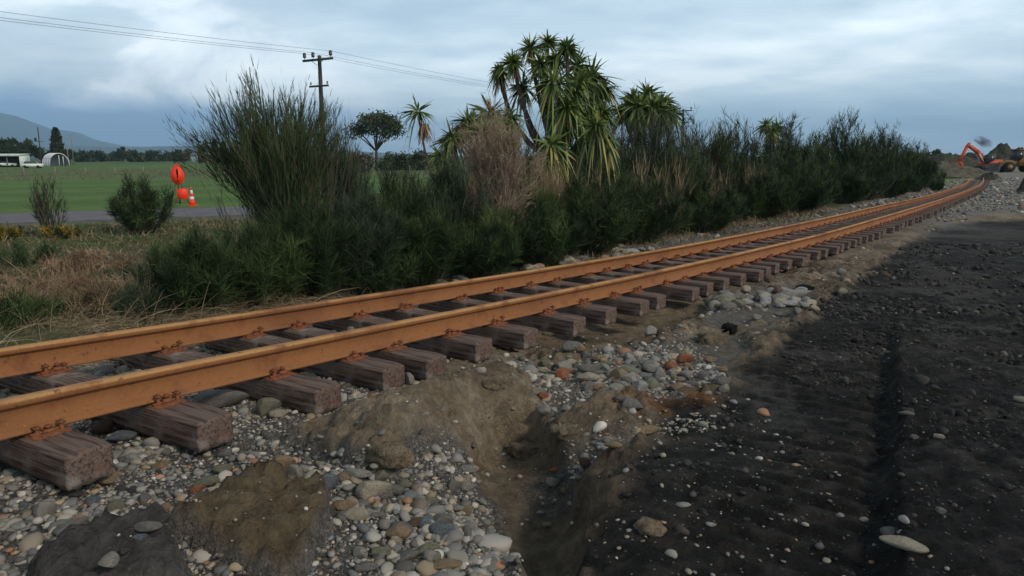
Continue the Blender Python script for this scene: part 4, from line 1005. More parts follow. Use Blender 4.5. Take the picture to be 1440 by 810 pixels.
# ================================================================== vegetation
def broom(label, base_, h, w, n_st, n_rb, mt='broom', seed=0, rl=(.16, .42), rw=.008, bare=0, asym=(0, 0), tlo=.16, droop=.12, spread=.55, group='broom bushes of the hedge', lowfill=.0, stemr=.012, name='broom_bush', twigm='twig', depth=.75, fan=False, hexp=1.15, jit=.022, base=.10, nbr=5, brl=1.0):
    global rng
    keep_ = rng; rng = np.random.default_rng(1000 + seed)
    root = empty(name, tuple(base_), label, 'bush', group)
    th = rng.uniform(0, 2 * math.pi, n_st); rr_ = np.sqrt(rng.random(n_st))
    tip = np.stack([np.cos(th) * rr_ * w / 2 + asym[0] * rr_, np.sin(th) * rr_ * w / 2 * depth + asym[1], h * (1 - (.30 if fan else .42) * rr_ ** 1.6) * (rng.uniform(.8, 1.0, n_st) if fan else rng.uniform(.7, 1.0, n_st)) * (.93 if fan else 1)], 1)
    b0 = np.stack([np.cos(th) * rr_ * w * base, np.sin(th) * rr_ * w * base * depth, np.full(n_st, -.05)], 1)
    K = 7; t = np.linspace(0, 1, K)
    hor = np.sin(t * math.pi / 2) ** (1.05); ver = t ** 1.12
    if fan: hor = t ** hexp; ver = t ** .95
    P = b0[:, None] + np.concatenate([(tip - b0)[:, None, :2] * hor[None, :, None], ((tip - b0)[:, None, 2:] * ver[None, :, None])], 2)
    P[:, 1:] += rng.normal(0, jit * h, (n_st, K - 1, 3)).clip(-1.6 * jit * h, 1.6 * jit * h) * t[1:, None]
    R = (stemr * h / 2.5 * rng.uniform(.6, 1.3, n_st))[:, None] * np.linspace(1, .22, K)[None]
    V, Fc = tubes(P, R, 4); mb = MB(); mb.add(V, Fc, rng.uniform(.1, .8)); 
    # side branches
    nb = n_st * nbr; si = rng.integers(0, n_st, nb); ti = rng.uniform(.25, .9, nb)
    def at(si, ti):
        f = ti * (K - 1); i = np.minimum(f.astype(int), K - 2); fr = (f - i)[:, None]
        return P[si, i] * (1 - fr) + P[si, i + 1] * fr, P[si, i + 1] - P[si, i]
    p0, tg = at(si, ti); tg /= np.linalg.norm(tg, axis=1, keepdims=True)
    dirn = tg * .7 + np.array([0, 0, .55]) + rng.normal(0, spread * .75, (nb, 3)); dirn /= np.linalg.norm(dirn, axis=1, keepdims=True)
    ln = brl * h * rng.uniform(.10, .24, nb) * (1.15 - ti * .5)
    tb = np.linspace(0, 1, 4); PB = p0[:, None] + dirn[:, None] * (ln[:, None] * tb)[..., None]; PB[:, :, 2] += (ln[:, None] * .25 * tb ** 2)
    V, Fc = tubes(PB, (R.mean() * .45) * np.linspace(1, .35, 4)[None] * np.ones((nb, 1)), 3); mb.add(V, Fc, rng.uniform(.1, .8))
    mb.build('stem', M[twigm], root)
    if n_rb:
        # green twiglets along branches and stems
        nA_ = int(n_rb * .62); k = rng.integers(0, nb, nA_); tt = rng.uniform(0.05, 1, nA_)
        q0 = p0[k] + dirn[k] * (ln[k] * tt)[:, None]; q0[:, 2] += ln[k] * .25 * tt ** 2; qd = dirn[k] * .7
        nB_ = n_rb - nA_; si2 = rng.integers(0, n_st, nB_); ti2 = rng.uniform(tlo, 1, nB_) ** (.85 if not lowfill else 1 + lowfill)
        q1, tg1 = at(si2, np.clip(ti2, 0, .999)); tg1 = tg1 / (np.linalg.norm(tg1, axis=1, keepdims=True) + 1e-9)
        Q0 = np.concatenate([q0, q1 + rng.normal(0, .02 * h, q1.shape)]); QD = np.concatenate([qd, tg1 * .7])
        QD = QD + np.array([0, 0, .5]) + rng.normal(0, spread * .62, QD.shape)
        nn = len(Q0); L = rng.uniform(*rl, nn)
        V, Fc = ribbons(Q0, QD, L, rw * rng.uniform(.6, 1.4, nn), droop * rng.uniform(0, 2, nn), 2, [1, .8, .2])
        clump = .5 + .9 * fbm(Q0[:, 0] + seed * 3.1, Q0[:, 2] + Q0[:, 1], .45, 3, 81)
        tint_ = np.clip(clump + rng.normal(0, .16, nn), 0, 1)
        mb = MB(); mb.add(V, Fc, np.repeat(tint_, 6)); mb.build('foliage', M[mt], root)
    rng = keep_
    return root
def groundpt(px, Yd):
    # point of the ground straight below the picture column px at depth Yd
    d = Yd * cP + 1.6 * sP
    for _ in range(3):
        x = (px - 720) / F * d; z = gz(x, Yd); d = Yd * cP - (z - CZ) * sP
    return np.array([x, Yd, z])
def top_h(px, py, Yd, z0): return at_depth(px, py, Yd)[2] - z0
BR = [  # px, depth, top py, width px, stems, ribbons, material, label, opts
    (412, 9.4, 96, 262, 84, 24000, 'broom_olive', 'tallest broom bush, fan shaped with bare upright tips, in front of the power pole', dict(asym=(-.34, 0), rw=.0085, tlo=.30, spread=.0, stemr=.013, rl=(.06, .18), fan=True, hexp=2.5, base=.07, nbr=9, brl=.8)),
    (470, 9.9, 165, 90, 18, 3800, 'broom_blue', 'thin blue grey broom leaning right beside the tallest broom bush', dict(spread=.35, rw=.007, asym=(.15, 0), tlo=.35)),
    (270, 7.3, 325, 150, 34, 9500, 'broom', 'low dark broom bush left of the tallest one, behind the far rail', dict(tlo=.02, spread=.6, rw=.007)),
    (205, 7.0, 400, 110, 26, 5200, 'broom_blue', 'low bluish trailing bush at the left foot of the hedge', dict(tlo=.02, spread=.7, rw=.006, droop=.5)),
    (365, 7.9, 318, 140, 36, 10000, 'broom', 'dark rounded broom bush under the left side of the tallest one', dict(tlo=.02, spread=.6, rw=.007)),
    (440, 8.4, 280, 150, 34, 10000, 'broom', 'dark broom bush under the right side of the tallest one', dict(tlo=.02, spread=.55, rw=.007)),
    (512, 8.9, 262, 130, 32, 9000, 'broom_blue', 'greyish broom bush right of the tallest one, below the distant tree', dict(tlo=.02, spread=.5, rw=.007)),
    (585, 9.5, 262, 150, 34, 10500, 'broom', 'black green broom bush below the lone curved cabbage tree head', dict(tlo=.02, spread=.55, rw=.008)),
    (640, 11.5, 235, 110, 28, 7500, 'broom_blue', 'broom bush left of the red brown dead shrub', dict(tlo=.05, spread=.45, rw=.008)),
    (665, 9.9, 318, 140, 30, 9500, 'broom', 'low dark broom in front of the red brown dead shrub', dict(tlo=.02, spread=.6, rw=.008)),
    (748, 11.4, 292, 140, 32, 9500, 'broom', 'low dark broom right of the red brown dead shrub', dict(tlo=.02, spread=.6, rw=.009)),
    (735, 13.2, 262, 90, 26, 6000, 'grass', 'bright green feathery bush between the dead shrub and the cabbage tree', dict(tlo=.05, spread=.35, rw=.010, rl=(.25, .5))),
    (822, 13.4, 262, 150, 34, 10000, 'broom', 'dark broom bush below the main cabbage tree', dict(tlo=.02, spread=.55, rw=.010)),
    (862, 19.0, 180, 120, 34, 8500, 'broom_blue', 'tall greyish broom right of the main cabbage tree', dict(tlo=.05, spread=.4, rw=.013)),
    (900, 15.6, 255, 150, 34, 9500, 'broom', 'dark low broom, front row, right of the main cabbage tree', dict(tlo=.02, spread=.55, rw=.011)),
    (925, 21.5, 158, 130, 40, 9500, 'broom_blue', 'tall dense broom below the cabbage tree with the flat crown', dict(tlo=.03, spread=.42, rw=.014)),
    (975, 23.5, 168, 110, 40, 9000, 'broom', 'tall upright broom with pale wispy tips, middle of the hedge', dict(tlo=.03, spread=.38, rw=.015)),
    (985, 18.8, 262, 140, 34, 9000, 'broom', 'low dark broom, front row, middle of the hedge', dict(tlo=.02, spread=.55, rw=.013)),
    (1030, 26, 180, 120, 40, 9000, 'broom', 'broad dark broom right of the one with wispy tips', dict(tlo=.03, spread=.42, rw=.017)),
    (1065, 23.5, 245, 130, 34, 8500, 'broom', 'low dark broom, front row, left of the narrow pointed one', dict(tlo=.02, spread=.5, rw=.016)),
    (1092, 30.5, 178, 95, 36, 8000, 'broom_blue', 'broom bush under the small round cabbage tree head', dict(tlo=.03, spread=.4, rw=.02)),
    (1135, 32.5, 196, 90, 36, 7500, 'broom', 'broom bush in the dip of the hedge outline', dict(tlo=.03, spread=.45, rw=.02)),
    (1130, 27.5, 240, 100, 30, 7000, 'broom', 'low dark broom, front row, below the dip of the hedge outline', dict(tlo=.02, spread=.5, rw=.018)),
    (1177, 35.5, 164, 75, 36, 7500, 'broom', 'narrow pointed broom standing above its neighbours', dict(tlo=.03, spread=.3, rw=.021)),
    (1215, 38.5, 186, 100, 40, 8000, 'broom', 'full rounded broom right of the narrow pointed one', dict(tlo=.03, spread=.42, rw=.023)),
    (1188, 33.5, 238, 90, 30, 6500, 'broom', 'low dark broom, front row, below the narrow pointed one', dict(tlo=.02, spread=.5, rw=.021)),
    (1252, 43, 190, 80, 36, 7000, 'broom', 'rounded broom second from the far end of the hedge', dict(tlo=.03, spread=.42, rw=.026)),
    (1243, 40.5, 232, 80, 30, 5500, 'broom', 'low broom, front row, near the far end of the hedge', dict(tlo=.02, spread=.5, rw=.025)),
    (1284, 49, 210, 60, 30, 5500, 'broom', 'last and smallest broom at the far end of the hedge', dict(tlo=.02, spread=.45, rw=.03)),
    (722, 19.5, 196, 110, 34, 7500, 'broom', 'dark broom behind the foot of the tallest cabbage tree, left part', dict(tlo=.03, spread=.45, rw=.013)),
    (800, 20.5, 178, 120, 38, 9000, 'broom', 'dark broom filling the space behind the trunks of the tallest cabbage tree', dict(tlo=.03, spread=.45, rw=.014)),
    (840, 21.5, 168, 90, 34, 7500, 'broom', 'tall dark broom behind the right side of the tallest cabbage tree', dict(tlo=.03, spread=.42, rw=.014)),
    (560, 10.6, 235, 90, 26, 4200, 'broom_blue', 'loose upright broom left of the lone curved cabbage tree head', dict(tlo=.15, spread=.3, rw=.007, fan=True)),
    (905, 22.3, 172, 120, 38, 9500, 'broom', 'dark broom wrapped round the trunks of the flat crowned cabbage tree', dict(tlo=.03, spread=.42, rw=.014)),
    (690, 10.8, 300, 70, 24, 4200, 'grass', 'pale green feathery bush at the foot of the red brown dead shrub', dict(tlo=.05, spread=.5, rw=.009, rl=(.1, .3))),
    (868, 15.8, 240, 90, 26, 5000, 'broom_olive', 'olive broom with lighter tips right of the yellow hanging leaves', dict(tlo=.03, spread=.5, rw=.011)),
    (955, 20.0, 205, 90, 30, 6500, 'broom_olive', 'olive rounded broom left of the pale wispy wands', dict(tlo=.03, spread=.45, rw=.013)),
    (1110, 29.5, 205, 80, 30, 6000, 'broom_olive', 'olive broom between the small round cabbage tree and the dip', dict(tlo=.03, spread=.45, rw=.019)),
    (535, 9.0, 320, 110, 28, 6500, 'broom_olive', 'low olive bush close to the far rail below the distant tree', dict(tlo=.02, spread=.65, rw=.007)),
    (205, 24, 252, 90, 34, 4500, 'broom', 'round dark bush on the verge left of the orange road sign', dict(tlo=.05, spread=.75, rw=.02, group='bushes on the road verge')),
]
for i_, (px, Yd, ty, wpx, ns, nr, mt, lab, o) in enumerate(BR):
    b_ = groundpt(px, Yd); h = top_h(px, ty, Yd, b_[2]); o = dict(o)
    o['rw'] = o.get('rw', .008) * .72; o.setdefault('rl', (.07 * (1 + Yd / 40), .20 * (1 + Yd / 40))); o['spread'] = o.get('spread', .5) + .28; o.setdefault('nbr', 7)
    broom(lab, b_, h * (1.1 if i_ == 0 else 1.2 if Yd > 9 else 1.08), wpx * Yd / F * .95, int(ns * 1.2), int(nr * 1.75), mt, i_, **o)
for k, (px, Yd, hh_, w_, mt_, lab) in enumerate([(70, 12.5, .55, 1.8, 'deadleaf', 'brown dead bracken clump in the middle of the left slope'), (130, 10.5, .5, 1.5, 'deadleaf', 'brown dead bracken clump above the green sheet'), (190, 13.5, .55, 1.8, 'broom_blue', 'low greyish green bush below the round dark bush'),
        (230, 9.6, .5, 1.3, 'deadleaf', 'brown dead bracken clump beside the low dark broom'), (10, 9.5, .5, 1.5, 'deadleaf', 'pale brown dead clump at the left edge of the slope'), (15, 6.6, .38, .9, 'broom', 'dark green low clump at the left edge near the far rail'), (120, 16, .5, 2.2, 'deadleaf', 'brown dead bracken below the low yellowish gorse'),
        (30, 17, .5, 2.2, 'broom_olive', 'olive low clump behind the slope at the left edge'), (280, 15, .7, 2.2, 'broom_olive', 'olive green low bush right of the round dark bush'), (330, 19, .9, 2.4, 'broom_olive', 'grassy olive bush in front of the traffic cone and road'), (95, 7.6, .36, 1.0, 'straw', 'straw coloured tussock beside the green sheet'), (40, 7.9, .4, 1.1, 'straw', 'straw coloured tussock at the left, behind the far rail'), (150, 6.9, .4, .9, 'straw', 'pale arching straw tussock against the low bluish bush')]):
    broom(lab, groundpt(px, Yd), hh_, w_, 24, 2600, mt_, 120 + k, rl=(.1, .34), rw=.006 * max(1, Yd / 9), spread=.95, tlo=.02, droop=.8, group='low clumps on the slope', name='low_clump', stemr=.006)
# bare wands above the hedge
for i_, (px, Yd, ty, wpx, ns, lab) in enumerate([(420, 9.7, 88, 210, 40, 'bare grey brown upright wands rising out of the tallest broom bush'), (492, 10.4, 112, 70, 16, 'thin bare wands right of the power pole'),
        (655, 13.0, 138, 150, 30, 'thin bare wands left of the main cabbage tree'), (872, 20.5, 138, 60, 14, 'thin bare wands right of the main cabbage tree'), (1010, 26.5, 150, 60, 22, 'pale wispy bare wands above the middle of the hedge'), (1140, 33, 176, 60, 14, 'short bare wands above the dip of the hedge')]):
    b_ = groundpt(px, Yd); h = top_h(px, ty, Yd, b_[2])
    broom(lab, b_, h, wpx * Yd / F, ns, int(ns * 22) if i_ in (0, 4) else 0, 'broom_blue', 60 + i_, spread=.22, stemr=.007 * max(1, Yd / 12), group='bare wands above the hedge', name='bare_shrub', rl=(.1, .2), rw=.006 * max(1, Yd / 12), tlo=.6)
# red brown dead shrub
b_ = groundpt(700, 12.2); h = top_h(700, 150, 12.2, b_[2])
broom('red brown dead shrub with a dense twiggy head in front of the cabbage trees', b_, h * 1.14, 114 * 12.2 / F, 42, 13000, 'redtwig', 71, rl=(.06, .2), rw=.005, spread=1.15, tlo=.72, stemr=.012, fan=True, base=.10, nbr=22, brl=1.0, jit=.03, hexp=1.35, group='dead shrubs', name='dead_shrub', twigm='palewood')
b_ = groundpt(770, 14.2); h = top_h(770, 215, 14.2, b_[2])
broom('smaller red brown dead shrub under the main cabbage tree', b_, h, 110 * 14.2 / F, 55, 4200, 'redtwig', 72, rl=(.1, .3), rw=.005, spread=.7, tlo=.4, stemr=.010, fan=True, base=.15, nbr=8, group='dead shrubs', name='dead_shrub', twigm='redtwig')
b_ = groundpt(672, 12.0); h = top_h(672, 215, 12.0, b_[2])
broom('pale stemmed dead shrub at the foot of the red brown one', b_, h, 70 * 12.0 / F, 34, 900, 'redtwig', 73, rl=(.1, .3), rw=.005, spread=.6, tlo=.4, stemr=.012, fan=True, base=.2, group='dead shrubs', name='dead_shrub', twigm='twig')
# spindly shrub on the verge, left
b_ = groundpt(70, 23); h = top_h(70, 232, 23, b_[2])
broom('spindly upright shrub on the verge in front of the road at the left', b_, h, 58 * 23 / F, 26, 900, 'broom_blue', 75, rl=(.15, .35), rw=.014, spread=.4, tlo=.2, stemr=.022, group='bushes on the road verge', name='verge_shrub')
for k, (px, Yd, ty, w_, lab) in enumerate([(8, 22, 312, 46, 'yellow flowering gorse bush at the left edge in front of the road'), (84, 22.5, 316, 60, 'low yellowish gorse right of the spindly shrub')]):
    b_ = groundpt(px, Yd); h = top_h(px, ty, Yd, b_[2]); broom(lab, b_, max(h, .35), w_ * Yd / F, 22, 2200, 'gorse', 77 + k, rl=(.06, .16), rw=.022, spread=.9, tlo=.1, group='gorse bushes', name='gorse_bush')
# tufts of dead stalks in the hedge
for k, (px, Yd, ty, w_, lab) in enumerate([(915, 16.8, 205, 110, 'dry pale stalks standing in the hedge right of the main cabbage tree'), (812, 14.6, 225, 80, 'dry pale stalks under the main cabbage tree'), (1000, 21, 225, 60, 'brown dry stalks in the middle of the hedge'), (1060, 24.8, 215, 60, 'brown dry stalks right of the middle of the hedge')]):
    b_ = groundpt(px, Yd); h = top_h(px, ty, Yd, b_[2]); broom(lab, b_, h, w_ * Yd / F, 26, 500, 'straw', 80 + k, rl=(.2, .5), rw=.009 * Yd / 14, spread=.3, tlo=.2, stemr=.006 * Yd / 12, group='dry stalks in the hedge', name='dry_stalks')

# cabbage trees ------------------------------------------------------
def rosette(c, r, n_, axis_=(0, 0, 1), droop=.35, w=.042, old=0.3, seed=0, low=-.75):
    global rng
    keep_ = rng; rng = np.random.default_rng(5000 + seed)
    ax = np.array(axis_, float); ax /= np.linalg.norm(ax)
    d = rng.normal(size=(n_ * 3, 3)); d /= np.linalg.norm(d, axis=1, keepdims=True); dt = d @ ax; d = d[dt > low][:n_]; dt = d @ ax
    n_ = len(d); L = r * rng.uniform(.55, 1.12, n_) * (1 - .15 * np.maximum(dt, 0))
    dr = (droop * (1 - .6 * dt) + .12) * rng.uniform(.1, 2.0, n_)
    spin = np.tile(np.array([[0, 0, 1.]]), (n_, 1)) + rng.normal(0, .5, (n_, 3))
    V, Fc = ribbons(np.tile(np.array(c), (n_, 1)) + d * r * .06, d, L, w * rng.uniform(.8, 1.2, n_), dr, 4, [.45, 1, .95, .6, .08], spin)
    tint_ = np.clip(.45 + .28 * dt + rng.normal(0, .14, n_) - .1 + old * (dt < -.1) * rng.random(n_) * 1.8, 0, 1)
    rng = keep_
    return V, Fc, np.repeat(tint_, 10)
def skirt(c, r, n_, seed=0):
    global rng
    keep_ = rng; rng = np.random.default_rng(6000 + seed)
    th = rng.uniform(0, 6.28, n_); d = np.stack([np.cos(th) * .32, np.sin(th) * .32, -np.ones(n_)], 1) + rng.normal(0, .12, (n_, 3))
    V, Fc = ribbons(np.tile(np.array(c), (n_, 1)) + np.array([0, 0, -.04]) + rng.normal(0, .03, (n_, 3)), d, r * rng.uniform(.6, 1.1, n_), .03 * rng.uniform(.7, 1.2, n_), .1, 3, [.6, 1, .7, .2])
    t_ = np.repeat(rng.uniform(0, 1, n_), 8); rng = keep_
    return V, Fc, t_
def cabbage(label, px, Yd, heads, trunk_r=.11, split=.35, wleaf=.042, nleaf=95, basepx=None, yk=0):
    b_ = groundpt(basepx or px, Yd); root = empty('cabbage_tree', tuple(b_), label, 'cabbage tree', 'cabbage trees in the hedge')
    pts = [(at_depth(a, c_, Yd + dy) - b_, r, dr, sk, old) for (a, c_, dy, r, dr, sk, old) in heads]
    cen = np.mean([p[0] for p in pts], 0); fork = np.array([cen[0] * .45, cen[1] * .3, cen[2] * split])
    mb = MB(); mb.tube([(0, 0, -.2), fork * .5 + np.array([.04, .02, 0]), fork], [trunk_r * 1.3, trunk_r * 1.02, trunk_r * .95], 9, .4)
    for i, (p, r, dr, sk, old) in enumerate(pts):
        t = np.linspace(0, 1, 7)[:, None]; side = np.array([math.sin(i * 2.1) * .12, math.cos(i * 1.7) * .12, 0])
        c1 = fork + (p - fork) * np.array([.75, .75, .25]); path = (1 - t) ** 2 * fork + 2 * t * (1 - t) * c1 + t ** 2 * p + side * np.sin(t * math.pi)
        mb.tube(path, np.linspace(trunk_r * .62, trunk_r * .32, 7), 7, .4)
    mb.build('trunk', M['bark'], root, True)
    for i, (p, r, dr, sk, old) in enumerate(pts):
        V, Fc, tn = rosette(p, r, nleaf, (p[0] * .15, -.15, 1), dr, wleaf, old, seed=int(px) * 7 + i)
        MB().add(V, Fc, tn).build('leaf_head', M['cab'], root)
        if sk:
            V, Fc, tn = skirt(p, sk, 46, int(px) + i); MB().add(V, Fc, tn).build('dead_leaves', M['deadleaf'], root)
    return root
# heads: px, py, depth offset, radius m, droop, dead skirt length, yellowing
cabbage('tallest cabbage tree with many forked heads above the hedge', 785, 18.0,
        [(815, 118, -.6, .62, .3, .3, .3), (848, 124, .4, .5, .4, .3, .3), (798, 150, -1.0, .58, .3, .4, .4), (846, 160, -.3, .5, .3, .4, .3), (745, 68, .3, .46, .1, .35, .2), (770, 60, .8, .42, .1, 0, .2), (722, 88, -.2, .42, .2, .45, .3), (797, 68, -.3, .44, .1, 0, .2), (703, 98, .2, .36, .7, .55, .3), (760, 92, -.4, .46, .2, .3, .2), (780, 84, .2, .42, .15, .2, .2),
         (778, 118, -.9, .82, .5, .3, .3), (812, 92, .4, .72, .3, .3, .2), (832, 108, .0, .75, .4, .35, .3), (806, 136, -.8, .7, .6, .4, .4), (835, 142, .3, .62, .7, .4, .3), (792, 168, -.7, .6, 1.0, .4, .5), (735, 122, .6, .5, .5, .4, .2)], .13, .5, .046, 120)
cabbage('drooping cabbage tree head with yellow leaves hanging below the tallest one', 776, 15.4, [(775, 204, 0, .55, .9, .75, 1.0), (768, 226, -.1, .45, 1.3, .6, 1.2)], .09, .7, .048, 120)
cabbage('cabbage tree with long hanging leaves right under the tallest one', 838, 17.0, [(838, 178, 0, .60, .8, .3, .4), (852, 198, .2, .5, 1.1, 0, .5), (828, 168, .5, .55, .9, .3, .4)], .09, .6, .05, 120)
cabbage('slender curved cabbage tree with one small head leaning far left', 590, 14.0, [(588, 157, 0, .44, .35, 0, .1)], .05, .45, .034, 60, basepx=650)
o = empty('hanging_dead_leaves', tuple(at_depth(596, 172, 14.0)), 'bunch of dead leaves hanging from the curved cabbage tree branch', 'dead leaves', 'hanging dead leaves')
V, Fc, tn = skirt(np.zeros(3), .36, 50, 9); MB().add(V, Fc, tn).build('leaf', M['deadleaf'], o)
cabbage('bushy cabbage tree behind the red brown dead shrub, many low heads', 665, 14.6,
        [(636, 196, 0, .5, .5, .5, .3), (658, 172, .3, .5, .4, .4, .3), (690, 160, .2, .55, .4, .5, .3), (715, 168, .5, .5, .5, .5, .3), (620, 222, -.2, .42, .6, .5, .3), (680, 188, -.4, .5, .6, .6, .5), (706, 196, -.3, .5, .7, .6, .5)], .10, .5, .046, 120)
cabbage('short cabbage tree with yellow green leaves left of the dead shrub', 622, 12.4, [(620, 250, 0, .34, .9, .3, .6), (632, 232, .2, .36, .6, .2, .4)], .05, .5, .032, 60)
cabbage('cabbage tree with the broad flat crown right of the tallest one', 905, 24.5,
        [(898, 150, -.7, .7, .25, 0, .2), (918, 152, -.7, .7, .25, 0, .2), (884, 152, -.3, .62, .3, 0, .2), (932, 158, -.6, .62, .3, 0, .2), (890, 142, 0, .72, .3, .4, .2), (910, 134, .4, .75, .25, .3, .2), (930, 146, .1, .7, .35, .4, .2), (876, 158, -.2, .6, .5, .4, .3), (944, 160, .2, .6, .5, .4, .3), (905, 158, -.5, .7, .5, .4, .3)], .12, .55, .066, 120)
cabbage('small round cabbage tree far along the hedge', 1085, 32, [(1078, 176, 0, .62, .3, .3, .3), (1093, 178, .2, .6, .3, .3, .3), (1086, 186, -.4, .6, .6, .3, .4)], .10, .6, .065, 70)

# trees far off ------------------------------------------------------
def far_tree(label, px, Yd, ty, wpx, kind='tree', by=None, crown0=.25, seed=0, n_=2600, leaf=.22, ncl=16, name='broadleaf_tree', cat='tree', group='distant trees', dome=False):
    global rng
    keep_ = rng; rng = np.random.default_rng(8000 + seed)
    d = Yd; x = (px - 720) / F * (Yd * cP + CZ * sP); z0 = gz(x, Yd); h = at_depth(px, ty, Yd)[2] - z0; w = wpx * Yd / F
    root = empty(name, (x, Yd, z0), label, cat, group)
    if kind == 'conifer':
        t = rng.random(n_) ** .75; zz = h * (crown0 + (1 - crown0) * t); rr_ = (1 - t) ** .7 * w / 2 * (.55 + .45 * np.abs(np.sin(t * 17 + seed))) + .02 * w
        th = rng.uniform(0, 6.28, n_); q_ = np.sqrt(rng.random(n_)); c = np.stack([np.cos(th) * rr_ * q_, np.sin(th) * rr_ * q_, zz], 1); mt = 'pine'
    else:
        th = rng.uniform(0, 6.28, ncl); rr_ = np.sqrt(rng.random(ncl)); zc_ = rng.random(ncl)
        if dome: zc_ = .55 + .45 * np.sqrt(1 - rr_ ** 2) - rng.random(ncl) * .18
        cc = np.stack([np.cos(th) * rr_ * w * .40, np.sin(th) * rr_ * w * .40, h * (crown0 + (1 - crown0) * (.12 + .78 * zc_ * (1 - .35 * rr_ ** 2)))], 1)
        k = rng.integers(0, ncl, n_); cr = rng.uniform(.09, .17, ncl)[k] * w
        c = cc[k] + rng.normal(size=(n_, 3)) * cr[:, None] * np.array([.62, .62, .42 if dome else .55]); mt = 'tree' if kind == 'tree' else kind
    c = c[c[:, 2] > .05]; m_ = len(c)
    dd = rng.normal(size=(m_, 3)); V, Fc = ribbons(c, dd, leaf * rng.uniform(.6, 1.3, m_), leaf * rng.uniform(.5, 1., m_), 0, 1, [1, .5])
    tint_ = np.clip(.45 + .8 * fbm(c[:, 0] + seed, c[:, 2], w * .25 + .1, 2, 91) + rng.normal(0, .15, m_), 0, 1)
    MB().add(V, Fc, np.repeat(tint_, 4)).build('crown', M[mt], root)
    mb = MB(); mb.tube([(0, 0, -.2), (0, 0, h * .35), (w * .02, 0, h * .8)], [h * .028, h * .022, h * .008], 7)
    if kind != 'conifer':
        for j in range(min(ncl, 9)):
            e_ = cc[j]; mb.tube([(0, 0, h * crown0 * .8), (e_[0] * .5, e_[1] * .5, (h * crown0 + e_[2]) / 2 * .95), tuple(e_)], [h * .015, h * .010, h * .004], 5)
    mb.build('trunk', M['bark'], root, True); rng = keep_
far_tree('dark umbrella shaped tree standing alone beyond the tallest broom bush', 530, 130, 157, 78, seed=1, n_=5200, leaf=.34, ncl=34, crown0=.42, dome=True)
far_tree('dark pine at the far left behind the pale shed', 3, 250, 190, 26, seed=2, leaf=.6, name='pine_tree')
far_tree('broad dark tree second from the left behind the pale shed', 22, 250, 191, 26, seed=3, leaf=.6)
far_tree('dark tree between the pale shed and the leaning pole', 41, 245, 194, 22, seed=4, leaf=.6)
far_tree('tall dark conifer directly behind the greenhouse', 83, 235, 181, 26, 'conifer', seed=5, leaf=.7, n_=3600, crown0=.02, name='conifer_tree')
far_tree('low dark tree left of the tall conifer', 62, 250, 208, 26, seed=6, leaf=.6)
far_tree('low dark tree right of the tall conifer', 99, 250, 206, 14, seed=66, leaf=.5)
far_tree('rounded tree standing above the low tree line left of the orange sign', 173, 330, 205, 13, seed=7, leaf=.8)
for k, (px, w_) in enumerate([(118, 22), (138, 24), (158, 22), (190, 24), (212, 26), (236, 24), (256, 22), (342, 26), (362, 24)]):
    far_tree('%s small bushy tree from the left in the low distant tree line' % ORD[k].replace('nearest', 'first'), px, 340 + (k % 3) * 25, 211 + (k % 3) * 2, w_ + 4, seed=10 + k, leaf=1.0, crown0=.02, n_=1500, group='low distant tree line')
far_tree('bare brown rounded tree in the distance above the orange cone', 268, 330, 209, 16, 'brownscrub', seed=24, leaf=.7, crown0=.05)
far_tree('slim dark conifer left of the distant pair', 284, 300, 206, 11, 'conifer', seed=25, leaf=.7, crown0=.02, name='conifer_tree')
far_tree('tallest slim conifer of the distant group', 304, 290, 197, 13, 'conifer', seed=26, leaf=.7, crown0=.02, name='conifer_tree')
far_tree('slim conifer right of the tallest distant one', 316, 295, 200, 12, 'conifer', seed=27, leaf=.7, crown0=.02, name='conifer_tree')
far_tree('broad dark conifer beside the tallest broom bush, in the distance', 332, 285, 203, 22, 'conifer', seed=28, leaf=.8, crown0=.02, name='conifer_tree')
far_tree('low brown shrub left of the umbrella shaped tree', 508, 118, 214, 44, 'brownscrub', seed=29, leaf=.35, crown0=.02, name='shrub', cat='bush')
far_tree('dark green round shrub right of the umbrella shaped tree', 585, 138, 213, 52, seed=30, leaf=.4, crown0=.02, name='shrub', cat='bush')
far_tree('dark green shrub under the umbrella shaped tree', 556, 136, 217, 44, seed=31, leaf=.4, crown0=.02, name='shrub', cat='bush')
for k, (px, Yd, ty, w_) in enumerate([(1300, 190, 212, 18), (1314, 200, 208, 16), (1328, 210, 211, 18), (1342, 200, 213, 16), (1285, 190, 210, 20), (1360, 230, 214, 18), (1375, 240, 213, 18), (1150, 210, 200, 40)]):
    far_tree(['hazy brown skyline tree just right of the last hedge bush', 'hazy brown skyline tree, second right of the last hedge bush', 'hazy brown skyline tree, third right of the last hedge bush', 'hazy brown skyline tree left of the excavator arm', 'hazy brown skyline tree behind the last hedge bush', 'hazy brown skyline tree inside the bend of the excavator arm', 'hazy brown skyline tree behind the excavator cab', 'broad hazy tree showing in the dip of the hedge outline'][k], px, Yd, ty, w_, 'brownscrub', seed=40 + k, leaf=.5, crown0=.02, n_=1200, group='skyline trees beyond the hedge')

